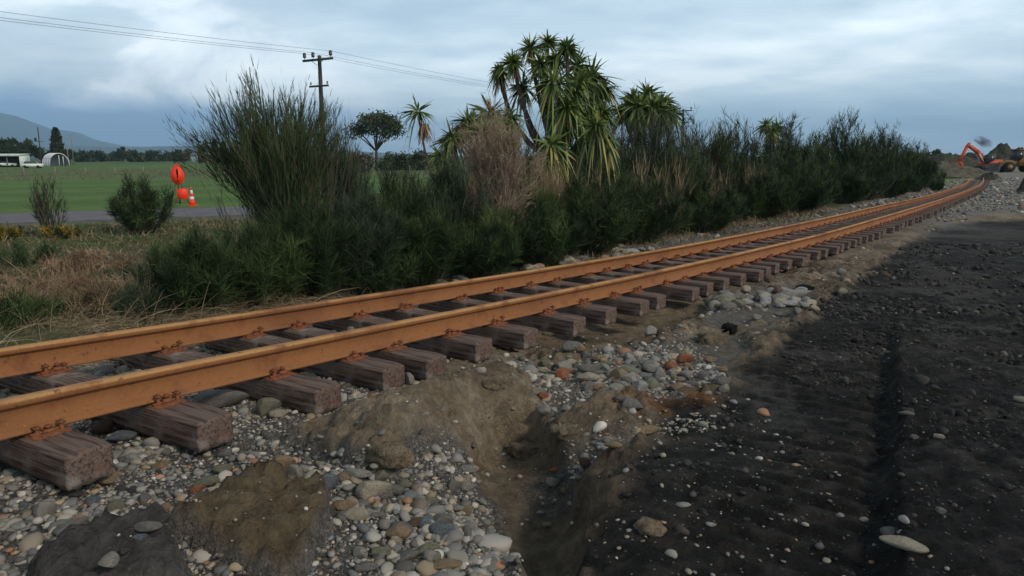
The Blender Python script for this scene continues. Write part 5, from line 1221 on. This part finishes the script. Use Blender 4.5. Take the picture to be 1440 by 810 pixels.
# grass on the verge --------------------------------------------------
def blades(name, n_, fn, L, Wd, m_, lab, droop=.6, seed=0, lean=(0, 0), up=.8, cat='grass'):
    x, y = fn(n_); s__, t__ = st_of(x, y); z = ground(x, y); m2 = len(x)
    d = np.stack([rng.normal(lean[0], .5, m2), rng.normal(lean[1], .5, m2), np.full(m2, up)], 1)
    l_ = rng.uniform(*L, m2); V, Fc = ribbons(np.stack([x, y, z - .01], 1), d, l_, Wd * rng.uniform(.6, 1.4, m2) * np.clip(np.hypot(x, y) / 9, .8, 4), droop * rng.uniform(.3, 1.4, m2), 3, [1, .85, .6, .15])
    tint_ = np.clip(.5 + .7 * fbm(x, y, .7, 3, 95 + seed) + rng.normal(0, .2, m2), 0, 1)
    mb = MB(); mb.add(V, Fc, np.repeat(tint_, 8)); return mb.build(name, M[m_], label=lab, cat=cat, kind='stuff')
def reg(s0, s1, t0, t1, ymax=40, cond=None):
    def f(n_):
        s_ = rng.uniform(s0, s1, n_); t_ = rng.uniform(t0, t1, n_)
        x = np.interp(s_, sN, CL[:, 0]) - np.interp(s_, sN, NL[:, 0]) * t_; y = np.interp(s_, sN, CL[:, 1]) - np.interp(s_, sN, NL[:, 1]) * t_
        k = np.ones(n_, bool)
        if cond is not None: k = cond(x, y, s_, t_)
        return x[k], y[k]
    return f
def regxy(x0, x1, y0, y1, cond):
    def f(n_):
        x, y = sample(n_, x0, x1, y0, y1); s_, t_ = st_of(x, y); k = cond(x, y, s_, t_); return x[k], y[k]
    return f
def rdd(x, y): return (x + 12.3) * -.455 + (y - 35.9) * .89
offroad = lambda x, y, s_, t_: (rdd(x, y) < -6.6) & (t_ < -2.0)
blades('dry_grass', 42000, regxy(-14, 2, 3.5, 16, lambda x, y, s_, t_: (t_ < -1.2) & (fbm(x, y, 1.4, 3, 25) > -.12 - .3 * (t_ > -2.2)) & ((s_ < 4) | (t_ < -1.9))), (.12, .42), .006, 'straw', 'dry straw coloured grass on the slope left of the track', lean=(.3, -.3))
blades('flattened_straw', 24000, regxy(-7.0, -2.2, 4.2, 8.6, lambda x, y, s_, t_: (t_ < -1.12) & (t_ > -3.9) & (fbm(x, y, .9, 3, 64) > -.1)), (.3, .85), .0058, 'palestraw', 'long flattened straw just behind the far rail at the left edge', droop=.9, lean=(.9, -.3), up=.55)
blades('dry_grass', 46000, regxy(-34, 12, 12, 34, offroad), (.15, .45), .007, 'straw', 'dry brown grass between the slope and the road', seed=3)
blades('green_grass', 30000, regxy(-34, 12, 9, 33, lambda x, y, s_, t_: offroad(x, y, s_, t_) & (fbm(x, y, 3.5, 3, 44) + .25 * sm(-14, -8, rdd(x, y)) > .0)), (.12, .32), .007, 'grass', 'green grass patches along the near side of the road', seed=4)
blades('green_grass', 9000, regxy(-9, 0, 5, 14, lambda x, y, s_, t_: (t_ < -2.3) & (fbm(x, y, 1.2, 3, 99) > .12)), (.10, .3), .006, 'grass', 'dark green grass tufts in the dry slope', seed=5)
blades('dry_grass', 14000, regxy(-1, 32, 6.5, 56, lambda x, y, s_, t_: (t_ < -1.25) & (t_ > -3.2)), (.06, .22), .006, 'straw', 'short dry grass along the shoulder beyond the far rail', seed=6)
def dryband(x, y, s_, t_): return (rdd(x, y) > 54) & (rdd(x, y) < 125)
blades('dry_grass', 15000, regxy(-95, 10, 60, 190, dryband), (.4, .8), .010, 'paddock', 'rough pale grass in the strip along the paddock fence', seed=7)
# arching dead stalks, dumped sheet
def stalk(pts, r0, lab, m_='twig'):
    P = np.array(pts); mb = MB(); mb.tube(densify(P - P[0], .1), np.linspace(r0, r0 * .4, len(densify(P - P[0], .1))), 6, .75)
    return mb.build('dead_branch', M[m_], None, True, loc=tuple(P[0]), label=lab, cat='branch', group='dead branches on the slope')
def gp(px, py, up=0.):
    p = G(px, py); p[2] += up; return p
def bar(a, b_, c_, r0, lab, m_='twig'): stalk([a, b_, c_], r0, lab, m_)
bar(gp(60, 432, .02), gp(28, 412, .10), gp(-10, 388, .12), .014, 'long pale dead branch slanting at the left edge')
bar(gp(66, 424, .03), gp(34, 396, .16), gp(-6, 366, .2), .012, 'upper of the long pale dead branches at the left edge', 'deadleaf')
bar(gp(74, 400, .0), gp(66, 372, .22), gp(45, 352, .42), .012, 'dark curved dead branch standing above the green sheet')
bar(gp(190, 376, .02), gp(178, 366, .06), gp(168, 362, .05), .011, 'short pale broken branch on the dry slope')
p = gp(80, 414, .14)
mb = MB(); xs = np.linspace(-.34, .34, 12); ys = np.linspace(-.2, .2, 8); A, B = np.meshgrid(xs, ys)
zz = .05 + .03 * np.sin(A * 14) * np.cos(B * 11) + .04 * A; top = np.stack([A.ravel(), B.ravel(), zz.ravel()], 1); bot = top - np.array([0, 0, .004])
i = np.arange(96).reshape(8, 12); qq = np.stack([i[:-1, :-1], i[:-1, 1:], i[1:, 1:], i[1:, :-1]], -1).reshape(-1, 4)
M['sheet'] = mat('faded_green_plastic', (.13, .19, .15), .6, noise=[(9, (.05, .07, .055), .5, .65)])
mb.add(top, [qq]); mb.add(bot, [qq[:, ::-1]]); mb.build('plastic_sheet', M['sheet'], None, True, loc=tuple(p), rz=-.2, label='crumpled faded green sheet lying in the dry grass', cat='sheet')

# ================================================================== power poles
def power_pole(label, px, Yd, ty, arms=True, scale=1., rz=-.57, small=False):
    x = at_depth(px, ty, Yd)[0]; z0 = gz(x, Yd); H_ = at_depth(px, ty, Yd)[2] - z0
    root = empty('power_pole', (x, Yd, z0), label, 'power pole', 'power poles of the line', rz)
    mb = MB(); mb.tube([(0, 0, -.3), (0, 0, H_ * .5), (0, 0, H_)], [.19 * scale, .165 * scale, .12 * scale], 12); mb.build('pole', M['polewood'], root, True)
    tops = []
    MB().box((0, -.16, H_ - .28), (2.75 * scale, .12, .14), bev=.01).build('crossarm', M['polewood'], root)
    MB().box((0, -.16, H_ - 1.95), (1.75 * scale, .10, .12), bev=.01).build('crossarm', M['polewood'], root)
    mb = MB(); mb.tube([(-.55, -.18, H_ - .34), (-.06, -.2, H_ - .62)], .018, 5); mb.tube([(.55, -.18, H_ - .34), (.06, -.2, H_ - .62)], .018, 5); mb.build('arm_brace', M['darkmetal'], root)
    ins = MB(); ins.tube([(0, 0, 0), (0, 0, .12)], .016, 6)
    ins.tube([(0, 0, .10), (0, 0, .13), (0, 0, .20), (0, 0, .22), (0, 0, .30), (0, 0, .32), (0, 0, .40), (0, 0, .43)], [.05, .10, .12, .09, .125, .10, .11, .05], 12)
    im = ins.mesh('insulator', M['insul'], True)
    for ix in (-1.22, -.42, 1.2): link('insulator', im, root, (ix * scale, -.16, H_ - .21)); tops.append((ix * scale, -.16, H_ + .18))
    for ix in (-.74, .8):
        o = link('small_insulator', im, root, (ix * scale, -.16, H_ - 1.89)); o.scale = (.5, .5, .5)
    Rm = Matrix.Rotation(rz, 3, 'Z'); return [np.array(Rm @ Vector(t)) + np.array([x, Yd, z0]) for t in tops], np.array([x, Yd, z0])
t1, b1_ = power_pole('tall wooden power pole with two crossarms behind the tallest broom bush', 449, 50, 78)
t2, b2_ = power_pole('distant power pole whose crossarm just shows above the hedge', 961, 108, 153, rz=-.57)
dirv = np.array([b1_[0] - b2_[0], b1_[1] - b2_[1], 0])
for i_ in range(3):
    for a, e_, nm in ((t1[i_], t1[i_] + np.array([-33.5, -52.0, .15]), ['lowest', 'middle', 'uppermost'][i_] + ' thin power wire left of the power pole'), (t1[i_], t2[i_], ['leftmost', 'middle', 'rightmost'][i_] + ' faint power wire running from the pole to the distant pole')):
        t = np.linspace(0, 1, 30)[:, None]; P = a * (1 - t) + e_ * t; P[:, 2] -= (4 * .7 * t * (1 - t))[:, 0]
        mb = MB(); mb.tube(P - a, .0085, 5); mb.build('power_wire', M['wire'], None, loc=tuple(a), label=nm, cat='wire', group='power wires')
def simple_pole(name, px, by, ty, r, m_, lab, cat='pole', arm=0, grp='far poles'):
    p = at_drop(px, by, CZ - .0); Yd = p[1]; x = p[0]; h = at_depth(px, ty, Yd)[2]
    mb = MB(); mb.tube([(0, 0, -.2), (0, 0, h)], [r, r * .75], 8)
    o = mb.build(name, M[m_], None, True, loc=(x, Yd, 0), label=lab, cat=cat, group=grp)
    if arm:
        MB().box((0, 0, h - arm), (2.2, .12, .12)).build('crossarm', M['polewood'], o); MB().box((-.9, 0, h - arm + .5), (.5, .3, .9), bev=.1).build('transformer', M['darkmetal'], o)
simple_pole('utility_pole', 59, 234, 179, .16, 'polewood', 'tall brown utility pole beside the pale shed', arm=3.5)
simple_pole('white_pole', 104, 233, 188, .10, 'post', 'thin pale pole right of the greenhouse')
simple_pole('white_pole', 97, 233, 203, .10, 'post', 'short pale pole between conifer and greenhouse')
simple_pole('white_pole', 323, 230, 206, .08, 'post', 'thin pale pole left of the tallest broom bush')

# ================================================================== fence across the paddock
fr = empty('paddock_fence', (0, 0, 0), 'wire and post fence crossing the far side of the green paddock', 'fence')
f0 = np.array([-92., 75.]); f1 = np.array([8., 124.]); nf_ = 34
mbp = MB().box((0, 0, .58), (.13, .13, 1.16), bev=.01).mesh('fence_post', M['post'])
for k in range(nf_ + 1):
    p = f0 + (f1 - f0) * k / nf_; link('fence_post', mbp, fr, (p[0], p[1], gz(*p)))
dd = (f1 - f0); L_ = np.linalg.norm(dd); mb = MB()
for zz in (.25, .5, .75, 1.0): mb.tube([(f0[0], f0[1], zz), (f1[0], f1[1], zz)], .006, 4)
mb.build('fence_wires', M['wire'], fr)

# ================================================================== shed, greenhouse and yard
def base_at(px, by): p = at_drop(px, by, CZ); return p[0], p[1]
x0, y0 = base_at(4, 236); x1, y1 = base_at(34, 235.2)
root = empty('open_shed', (x1 - 1.5, y1 + 1, 0), 'long pale green shed with an open front at the left edge', 'shed'); sw = 20.0; hh = 2.85
mb = MB(); mb.box((-sw / 2, 3.6, hh / 2), (sw, .15, hh)); mb.box((-.08, 1.8, hh / 2), (.15, 3.5, hh)); mb.box((-sw + .08, 1.8, hh / 2), (.15, 3.5, hh)); mb.box((-5.6, -.02, 1.4), (1.3, .16, 2.8)); mb.build('wall', M['shed'], root)
mb = MB(); R_ = Matrix.Rotation(.05, 3, 'X'); mb.box((-sw / 2, 1.6, hh + .12), (sw + .4, 4.4, .16), R=np.array(R_)); mb.box((-sw / 2, -.55, hh - .08), (sw + .6, .08, .42)); mb.build('roof', M['shed'], root)
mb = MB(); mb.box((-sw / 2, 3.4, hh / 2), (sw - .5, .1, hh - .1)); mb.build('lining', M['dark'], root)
mb = MB(); [mb.box((-k * 2.7 - .3, 0, hh / 2), (.16, .16, hh)) for k in range(1, 7)]; mb.build('front_posts', M['post'], root)
def mini_car(px, by, col_, lab):
    x, y = base_at(px, by); e = empty('parked_car', (x, y, 0), lab, 'car', 'cars parked by the shed', .3)
    mb = MB(); mb.prism([(-2, .35), (2, .35), (2.05, .75), (1.9, .95), (-1.95, .98), (-2.05, .7)], -.85, .85); mb.build('body', M[col_], e)
    mb = MB(); mb.prism([(-1.5, .985), (1.1, .955), (.6, 1.42), (-1.1, 1.45)], -.75, .75); mb.build('cabin', M['glass'], e)
    for sx in (-1.25, 1.25):
        for sy in (-.8, .8): MB().tube([(sx, sy - .1, .32), (sx, sy + .1, .32)], .32, 12).build('wheel', M['tyre'], e)
mini_car(11, 235, 'white', 'white car parked in front of the open shed, left one'); mini_car(25, 234.6, 'white', 'white car parked at the right end of the open shed'); mini_car(46, 236.5, 'white', 'small white car on the grass right of the shed')
gx0, gy0 = base_at(84, 233.3)
root = empty('greenhouse', (gx0, gy0, 0), 'pale arched tunnel greenhouse with open front', 'greenhouse', rz=.88)
a_ = np.linspace(0, math.pi, 15); gr = 2.4; gh = 3.3; gl = 5.0
arc = [(math.cos(t) * gr, math.sin(t) ** .8 * gh) for t in a_]; arc2 = [(a * .985, b_ * .985) for a, b_ in arc]
mb = MB(); P = np.array([(a, yy, b_) for yy in (0, gl) for a, b_ in arc]); i = np.arange(30).reshape(2, 15)
mb.add(P, [np.stack([i[0, :-1], i[0, 1:], i[1, 1:], i[1, :-1]], -1)]); P2_ = np.array([(a, yy, b_) for yy in (0, gl) for a, b_ in arc2]); mb.add(P2_, [np.stack([i[0, 1:], i[0, :-1], i[1, :-1], i[1, 1:]], -1)])
mb.build('film_cover', M['plastic'], root)
for k, yy in enumerate((0., 1.7, 3.4, 5.)): MB().tube([(a * 1.01, yy, b_ * 1.01) for a, b_ in arc], .09, 6).build('hoop', M['white'], root)
mb = MB(); mb.add(np.array([(a, gl - .05, b_) for a, b_ in arc2]), [np.array([list(range(15))])]); mb.build('end_wall', M['plastic'], root)
MB().box((0, .02, 1.4), (.12, .12, 2.8)).build('door_post', M['white'], root); MB().box((1.0, .02, 1.2), (.12, .12, 2.6)).build('door_post', M['white'], root)
x, y = base_at(362, 232); e = empty('white_box_on_post', (x, y, 0), 'small white box on a post beside the tallest broom bush, in the far paddock', 'box')
MB().box((0, 0, 1.9), (1.3, .8, 1.7), bev=.05).build('box', M['white'], e); MB().box((0, 0, .5), (.16, .16, 1.1)).build('post', M['post'], e)
x, y = base_at(245, 229.5); e = empty('distant_house', (x, y + 30, 0), 'small pale blue grey house far across the paddocks', 'house')
MB().box((0, 0, 1.3), (11, 6, 2.6)).build('wall', M['shed'], e); MB().prism([(-3.3, 2.6), (3.3, 2.6), (0, 4.0)], -5.8, 5.8, 'x').build('roof', mat('far_roof', (.22, .26, .30), .7), e)
e2 = empty('distant_house', (x + 14, y + 36, 0), 'second pale house just right of the first across the paddocks', 'house')
MB().box((0, 0, 1.2), (8, 5, 2.4)).build('wall', M['shed'], e2); MB().prism([(-2.8, 2.4), (2.8, 2.4), (0, 3.6)], -4.3, 4.3, 'x').build('roof', M['post'], e2)
# ================================================================== road sign and cone
cx0_, cy0_ = base_at(271, 293.5); zc_ = gz(cx0_, cy0_)
def onroad(px, by):
    x, y = base_at(px, by); return x, y
e = empty('traffic_cone', (cx0_, cy0_, .14), 'orange traffic cone with two white bands at the road edge beside the orange sign', 'cone')
MB().box((0, 0, .025), (.40, .40, .05), bev=.012).build('base', M['redor'], e)
def cr(z): return .145 - (z - .05) / .85 * .12
mb = MB(); mb.tube([(0, 0, z) for z in (.05, .30)], [cr(.05), cr(.30)], 20); mb.tube([(0, 0, z) for z in (.45, .58)], [cr(.45), cr(.58)], 20); mb.tube([(0, 0, z) for z in (.76, .90, .91)], [cr(.76), .027, .018], 20); mb.build('body', M['redor'], e, True)
for z0_, z1_ in ((.30, .45), (.58, .76)): MB().tube([(0, 0, z0_), (0, 0, z1_)], [cr(z0_) + .001, cr(z1_) + .001], 20).build('reflective_band', M['white'], e, True)
sx_, sy_ = base_at(253, 291); e = empty('road_works_sign', (sx_, sy_, .12), 'round fluorescent orange road works sign on a frame above a square orange panel', 'road sign', rz=.35)
h0 = 1.02; a_ = np.linspace(0, 2 * math.pi, 33)[:-1]
# faceted oval board (a diamond with rounded sides seen slightly from the side)
mb = MB(); mb.prism([(math.cos(t) * .31, h0 + .42 + math.sin(t) * .46) for t in a_], -.008, .008, 'y'); mb.build('board', M['redor'], e)
mb = MB(); mb.prism([(math.cos(t) * .055, h0 + .60 + math.sin(t) * .17) for t in a_[::2]], -.014, -.0085, 'y'); mb.prism([(-.05, h0 + .60), (.05, h0 + .60), (.022, h0 + .28), (-.022, h0 + .28)], -.0125, -.0105, 'y'); mb.prism([(math.cos(t) * .04, h0 + .17 + math.sin(t) * .05) for t in a_[::2]], -.014, -.0085, 'y'); mb.build('exclamation_mark', M['black'], e)
mb = MB(); mb.box((.17, 0, .52), (.52, .016, .52), bev=.004); mb.build('panel', M['redor'], e)
mb = MB(); mb.tube([(-.12, .03, 1.0), (-.42, .28, 0)], .018, 6); mb.tube([(.12, .03, 1.0), (.42, .28, 0)], .018, 6); mb.tube([(0, .03, 1.9), (0, .03, .0)], .018, 6); mb.tube([(0, .03, 1.0), (0, .6, 0)], .018, 6); mb.build('stand', M['darkmetal'], e)
mb = MB(); mb.prism([(-.02, h0 + .86), (.02, h0 + .86), (.0, h0 + 1.12)], -.006, .006, 'y'); mb.prism([(.05, h0 + .86), (.18, h0 + .92), (.05, h0 + .98)], -.006, .006, 'y'); mb.prism([(-.05, h0 + .86), (-.18, h0 + .92), (-.05, h0 + .98)], -.006, .006, 'y'); mb.build('flags', M['redor'], e)
x, y = base_at(386, 303); mb = MB(); mb.box((0, 0, .5), (.10, .04, 1.0), bev=.005); o = mb.build('marker_post', M['white'], None, loc=(x, y, .0), label='short white marker post at the road edge beside the tallest broom bush', cat='post')

# ================================================================== machines and spoil
def excavator(loc, rz, label, boom='up', sc=1.0, dark=False):
    e = empty('excavator', loc, label, 'excavator', 'diggers at the far end of the track', rz); e.scale = (sc,) * 3
    paint = M['orange']
    for sy in (-.95, .95):
        a_ = np.linspace(0, 2 * math.pi, 25)[:-1]; out = [((1.35 if math.cos(t) > 0 else -1.35) + math.cos(t) * .40, .42 + math.sin(t) * .40) for t in a_]
        MB().prism(out, sy - .25, sy + .25).build('track', M['darkmetal'], e)
    MB().box((0, 0, .62), (1.6, 1.5, .35), bev=.05).build('undercarriage', M['darkmetal'], e)
    mb = MB(); mb.prism([(-1.95, .95), (.9, .95), (.9, 1.35), (-.3, 1.75), (-1.85, 1.85), (-2.1, 1.6), (-2.1, 1.1)], -1.15, 1.15); mb.build('body', paint, e)
    mb = MB(); mb.prism([(-.35, 1.2), (.95, 1.2), (1.05, 1.7), (.75, 2.65), (-.35, 2.7)], .12, 1.12); mb.build('cab', M['darkmetal'], e)
    mb = MB(); mb.prism([(-.2, 1.75), (.96, 1.75), (.68, 2.5), (-.2, 2.52)], .10, 1.14); mb.build('cab_window', M['glass'], e)
    def limb(name, pts, w_, m_):
        mb = MB(); P = np.array(pts); n_ = len(P); top, bot = [], []
        for i, (a, b_, th) in enumerate(pts):
            d = P[min(i + 1, n_ - 1), :2] - P[max(i - 1, 0), :2]; d = d / np.linalg.norm(d); nn = np.array([-d[1], d[0]])
            top.append(tuple(np.array([a, b_]) + nn * th)); bot.append(tuple(np.array([a, b_]) - nn * th))
        for i in range(n_ - 1): mb.prism([bot[i], bot[i + 1], top[i + 1], top[i]], -w_, w_)
        return mb.build(name, m_, e)
    if boom == 'up':
        limb('boom', [(.7, 1.5, .22), (2.3, 3.1, .30), (4.4, 4.1, .18)], .2, paint); limb('stick', [(4.2, 4.5, .12), (4.7, 3.8, .22), (5.9, 1.5, .13)], .16, paint)
        bk = (5.9, 1.5)
    else:
        limb('boom', [(.7, 1.5, .22), (1.6, 4.0, .30), (3.0, 5.4, .18)], .2, paint); limb('stick', [(2.8, 5.8, .12), (3.2, 5.2, .22), (3.6, 2.6, .13)], .16, paint); bk = (3.6, 2.6)
    mb = MB(); a, b_ = bk; mb.prism([(a + .05, b_ + .05), (a + .22, b_ - .2), (a + .1, b_ - .75), (a - .35, b_ - .95), (a - .62, b_ - .7), (a - .3, b_ - .3)], -.45, .45); mb.build('bucket', paint, e)
    mb = MB(); mb.tube([(1.0, 1.4, 2.0)[:1] + (-.28, 1.4), (2.2, -.28, 2.75)], .07, 8); mb.tube([(1.0, .28, 1.4), (2.2, .28, 2.75)], .07, 8); mb.tube([(2.5, 0, 3.6), (4.1, 0, 4.6)], .08, 8); mb.build('hydraulic_ram', M['white'], e)
    return e
p = at_drop(1387, 240.5, CZ - .33)
ex = excavator((p[0], p[1], .33), math.radians(197), 'orange excavator with its arm reaching left at the end of the track', sc=.92)
p = at_drop(1468, 241, CZ - .33); excavator((p[0], p[1] - 6, .33), math.radians(184), 'orange excavator mostly beyond the right edge with a raised dark arm', 'high', 1.15)
def loader(loc, rz, label):
    e = empty('wheel_loader', loc, label, 'loader', rz=rz)
    mb = MB(); mb.prism([(-2.6, .9), (-.2, .9), (-.1, 1.5), (-.6, 2.1), (-2.5, 1.95), (-2.75, 1.5)], -.85, .85); mb.build('body', M['yellow'], e)
    MB().prism([(-.1, .8), (1.9, .8), (1.8, 1.3), (.9, 1.7), (-.1, 1.6)], -.55, .55).build('front_frame', M['yellow'], e)
    MB().prism([(-.75, 1.7), (.55, 1.7), (.35, 3.05), (-.65, 3.05)], -.7, .7).build('cab', M['darkmetal'], e)
    MB().prism([(-.62, 1.95), (.42, 1.95), (.28, 2.85), (-.56, 2.85)], -.72, .72).build('cab_window', M['glass'], e)
    MB().box((-.1, 0, 3.12), (1.4, 1.6, .12), bev=.03).build('cab_roof', M['yellow'], e)
    for sx in (-1.7, 1.25):
        for sy in (-1., 1.):
            w_ = MB(); w_.tube([(sx, sy - .26, .72), (sx, sy + .26, .72)], .72, 20); wo = w_.build('wheel', M['tyre'], e); MB().tube([(sx, sy - .28, .72), (sx, sy + .28, .72)], .34, 14).build('rim', M['yellow'], wo)
    for sy in (-.45, .45): MB().prism([(.6, 1.5), (2.6, .75), (2.7, .5), (.6, 1.15)], sy - .09, sy + .09).build('lift_arm', M['yellow'], e)
    MB().prism([(2.5, .1), (3.5, .12), (3.45, .25), (2.8, .4), (2.7, 1.2), (2.5, 1.2)], -1.3, 1.3).build('bucket', M['darkmetal'], e)
    return e
p = at_drop(1420, 242, CZ - .33); loader((p[0], p[1] - 1, .33), math.radians(172), 'yellow wheel loader parked right of the orange excavator')
def mound(px, by, wpx, hpx, m_, lab, dscale=.5, seed=0, z0=.33, name='spoil_heap'):
    p = at_drop(px, by, CZ - z0); k = p[1] / F; w_ = wpx * k; h_ = hpx * k
    na_, nr_ = 96, 26; A = np.linspace(0, 2 * math.pi, na_, endpoint=False); Rr = np.linspace(0, 1, nr_)
    AA, RR = np.meshgrid(A, Rr); x = np.cos(AA) * RR * w_ / 2 * (1 + .15 * np.sin(AA * 3 + seed)); y = np.sin(AA) * RR * w_ / 2 * dscale
    z = h_ * (np.cos(RR * math.pi) * .5 + .5) ** .8 * (1 + .75 * fbm(x.ravel() + seed * 9, y.ravel(), w_ * .22, 5, 55, .6).reshape(x.shape)) - .12 * RR ** 4
    i = np.arange(na_ * nr_).reshape(nr_, na_); nx3 = np.roll(i, -1, 1); qq = np.stack([i[:-1], nx3[:-1], nx3[1:], i[1:]], -1).reshape(-1, 4)
    link(name, make_mesh(name, np.stack([x.ravel(), y.ravel(), z.ravel()], 1), [qq[:, ::-1]], m_, None, True), None, (p[0], p[1], z0), 0, lab, 'earth heap', 'heaps of earth at the far end of the track')
M['soil'] = mat('spoil_soil', (.10, .085, .062), .95, noise=[(1.2, (.05, .05, .03), .42, .62), (9, (.15, .13, .10), .5, .75)], bump=[(3, .15)])
M['soild'] = mat('dark_spoil_soil', (.028, .026, .024), .95, noise=[(2, (.05, .05, .03), .45, .65)], bump=[(4, .12)])
M['scrubm'] = mat('overgrown_soil', (.035, .038, .022), .95, noise=[(1.5, (.08, .065, .04), .45, .65)], bump=[(2.5, .4)])
mound(1350, 247, 110, 11, M['soil'], 'low pale heap of silt where the track ends in front of the excavator', seed=1)
mound(1322, 241, 90, 12, M['soil'], 'flat grey brown heap left of the excavator arm', seed=2)
mound(1415, 233, 120, 24, M['scrubm'], 'olive brown overgrown heap behind the loader', seed=3)
mound(1336, 232, 130, 14, M['scrubm'], 'hazy brown overgrown bank behind the excavator arm', seed=6)
mound(1452, 272, 52, 34, M['soild'], 'black heap of earth at the right edge in front of the machines', .6, seed=4, z0=.30)
mound(1392, 251, 40, 8, M['soild'], 'low dark heap right beside the end of the track', seed=5)
mound(1290, 262, 34, 14, M['soild'], 'small dark heap at the foot of the last hedge bushes', seed=7)
for k, (px, Yd, ty, w_, lab) in enumerate([(1302, 54, 236, 34, 'small dark shrub on the bank at the end of the hedge'), (1318, 62, 238, 24, 'tiny dry shrub beyond the end of the hedge'), (1316, 50, 252, 20, 'low dry shrub beside the track near its far end')]):
    b_ = groundpt(px, Yd); h = top_h(px, ty, Yd, b_[2]); broom(lab, b_, max(h, .3), w_ * Yd / F, 20, 1600, 'broom_olive', 90 + k, rw=.03, spread=.7, group='small shrubs at the far end', name='small_shrub')

# ================================================================== smoke puff and haze
sm_ = bpy.data.materials.new('smoke'); sm_.use_nodes = True; n, l = sm_.node_tree.nodes, sm_.node_tree.links
n.remove(n['Principled BSDF']); v = n.new('ShaderNodeVolumePrincipled'); v.inputs['Color'].default_value = (.16, .09, .13, 1)
t = n.new('ShaderNodeTexCoord'); no_ = n.new('ShaderNodeTexNoise'); no_.inputs['Scale'].default_value = .8; no_.inputs['Detail'].default_value = 3; l.new(t.outputs['Object'], no_.inputs['Vector'])
r = n.new('ShaderNodeMapRange'); l.new(no_.outputs[0], r.inputs[0]); r.inputs[1].default_value = .36; r.inputs[2].default_value = .60; r.inputs[3].default_value = 0; r.inputs[4].default_value = 2.6
mpn = n.new('ShaderNodeMapping'); mpn.inputs['Scale'].default_value = (.5, 1.1, .75); l.new(t.outputs['Object'], mpn.inputs[0])
gr_ = n.new('ShaderNodeTexGradient'); gr_.gradient_type = 'SPHERICAL'; l.new(mpn.outputs[0], gr_.inputs[0])
mu = n.new('ShaderNodeMath'); mu.operation = 'MULTIPLY'; l.new(r.outputs[0], mu.inputs[0]); l.new(gr_.outputs['Fac'], mu.inputs[1]); l.new(mu.outputs[0], v.inputs['Density']); l.new(v.outputs[0], n['Material Output'].inputs['Volume'])
p = at_depth(1382, 199, 118); V, Fc = I3
P = V * np.array([1.9, .8, .75]); P[:, 2] -= P[:, 0] * .45; P *= (1 + .12 * np.sin(V[:, :1] * 5 + V[:, 1:2] * 3))
link('smoke', make_mesh('smoke', P, [Fc], sm_, None, True), None, tuple(p), 0, 'small puff of dark exhaust smoke in the sky above the orange excavator', 'smoke', None, 'stuff')
HAZE = 1.3e-4
hm = bpy.data.materials.new('haze'); hm.use_nodes = True; n, l = hm.node_tree.nodes, hm.node_tree.links; n.remove(n['Principled BSDF'])
v = n.new('ShaderNodeVolumePrincipled'); v.inputs['Color'].default_value = (.50, .74, 1.0, 1); v.inputs['Density'].default_value = HAZE; v.inputs['Anisotropy'].default_value = .1
l.new(v.outputs[0], n['Material Output'].inputs['Volume'])
mb = MB(); mb.add(np.array([(x, y, z) for z in (-6, 700) for (x, y) in ((-9500, -120), (12500, -120), (12500, 16500), (-9500, 16500))]), [np.array([[3, 2, 1, 0], [4, 5, 6, 7], [0, 1, 5, 4], [1, 2, 6, 5], [2, 3, 7, 6], [3, 0, 4, 7]])])
hz_ = mb.build('haze', hm, None, kind='stuff'); hz_['label'] = 'thin bluish air over the whole landscape'; hz_['category'] = 'haze'
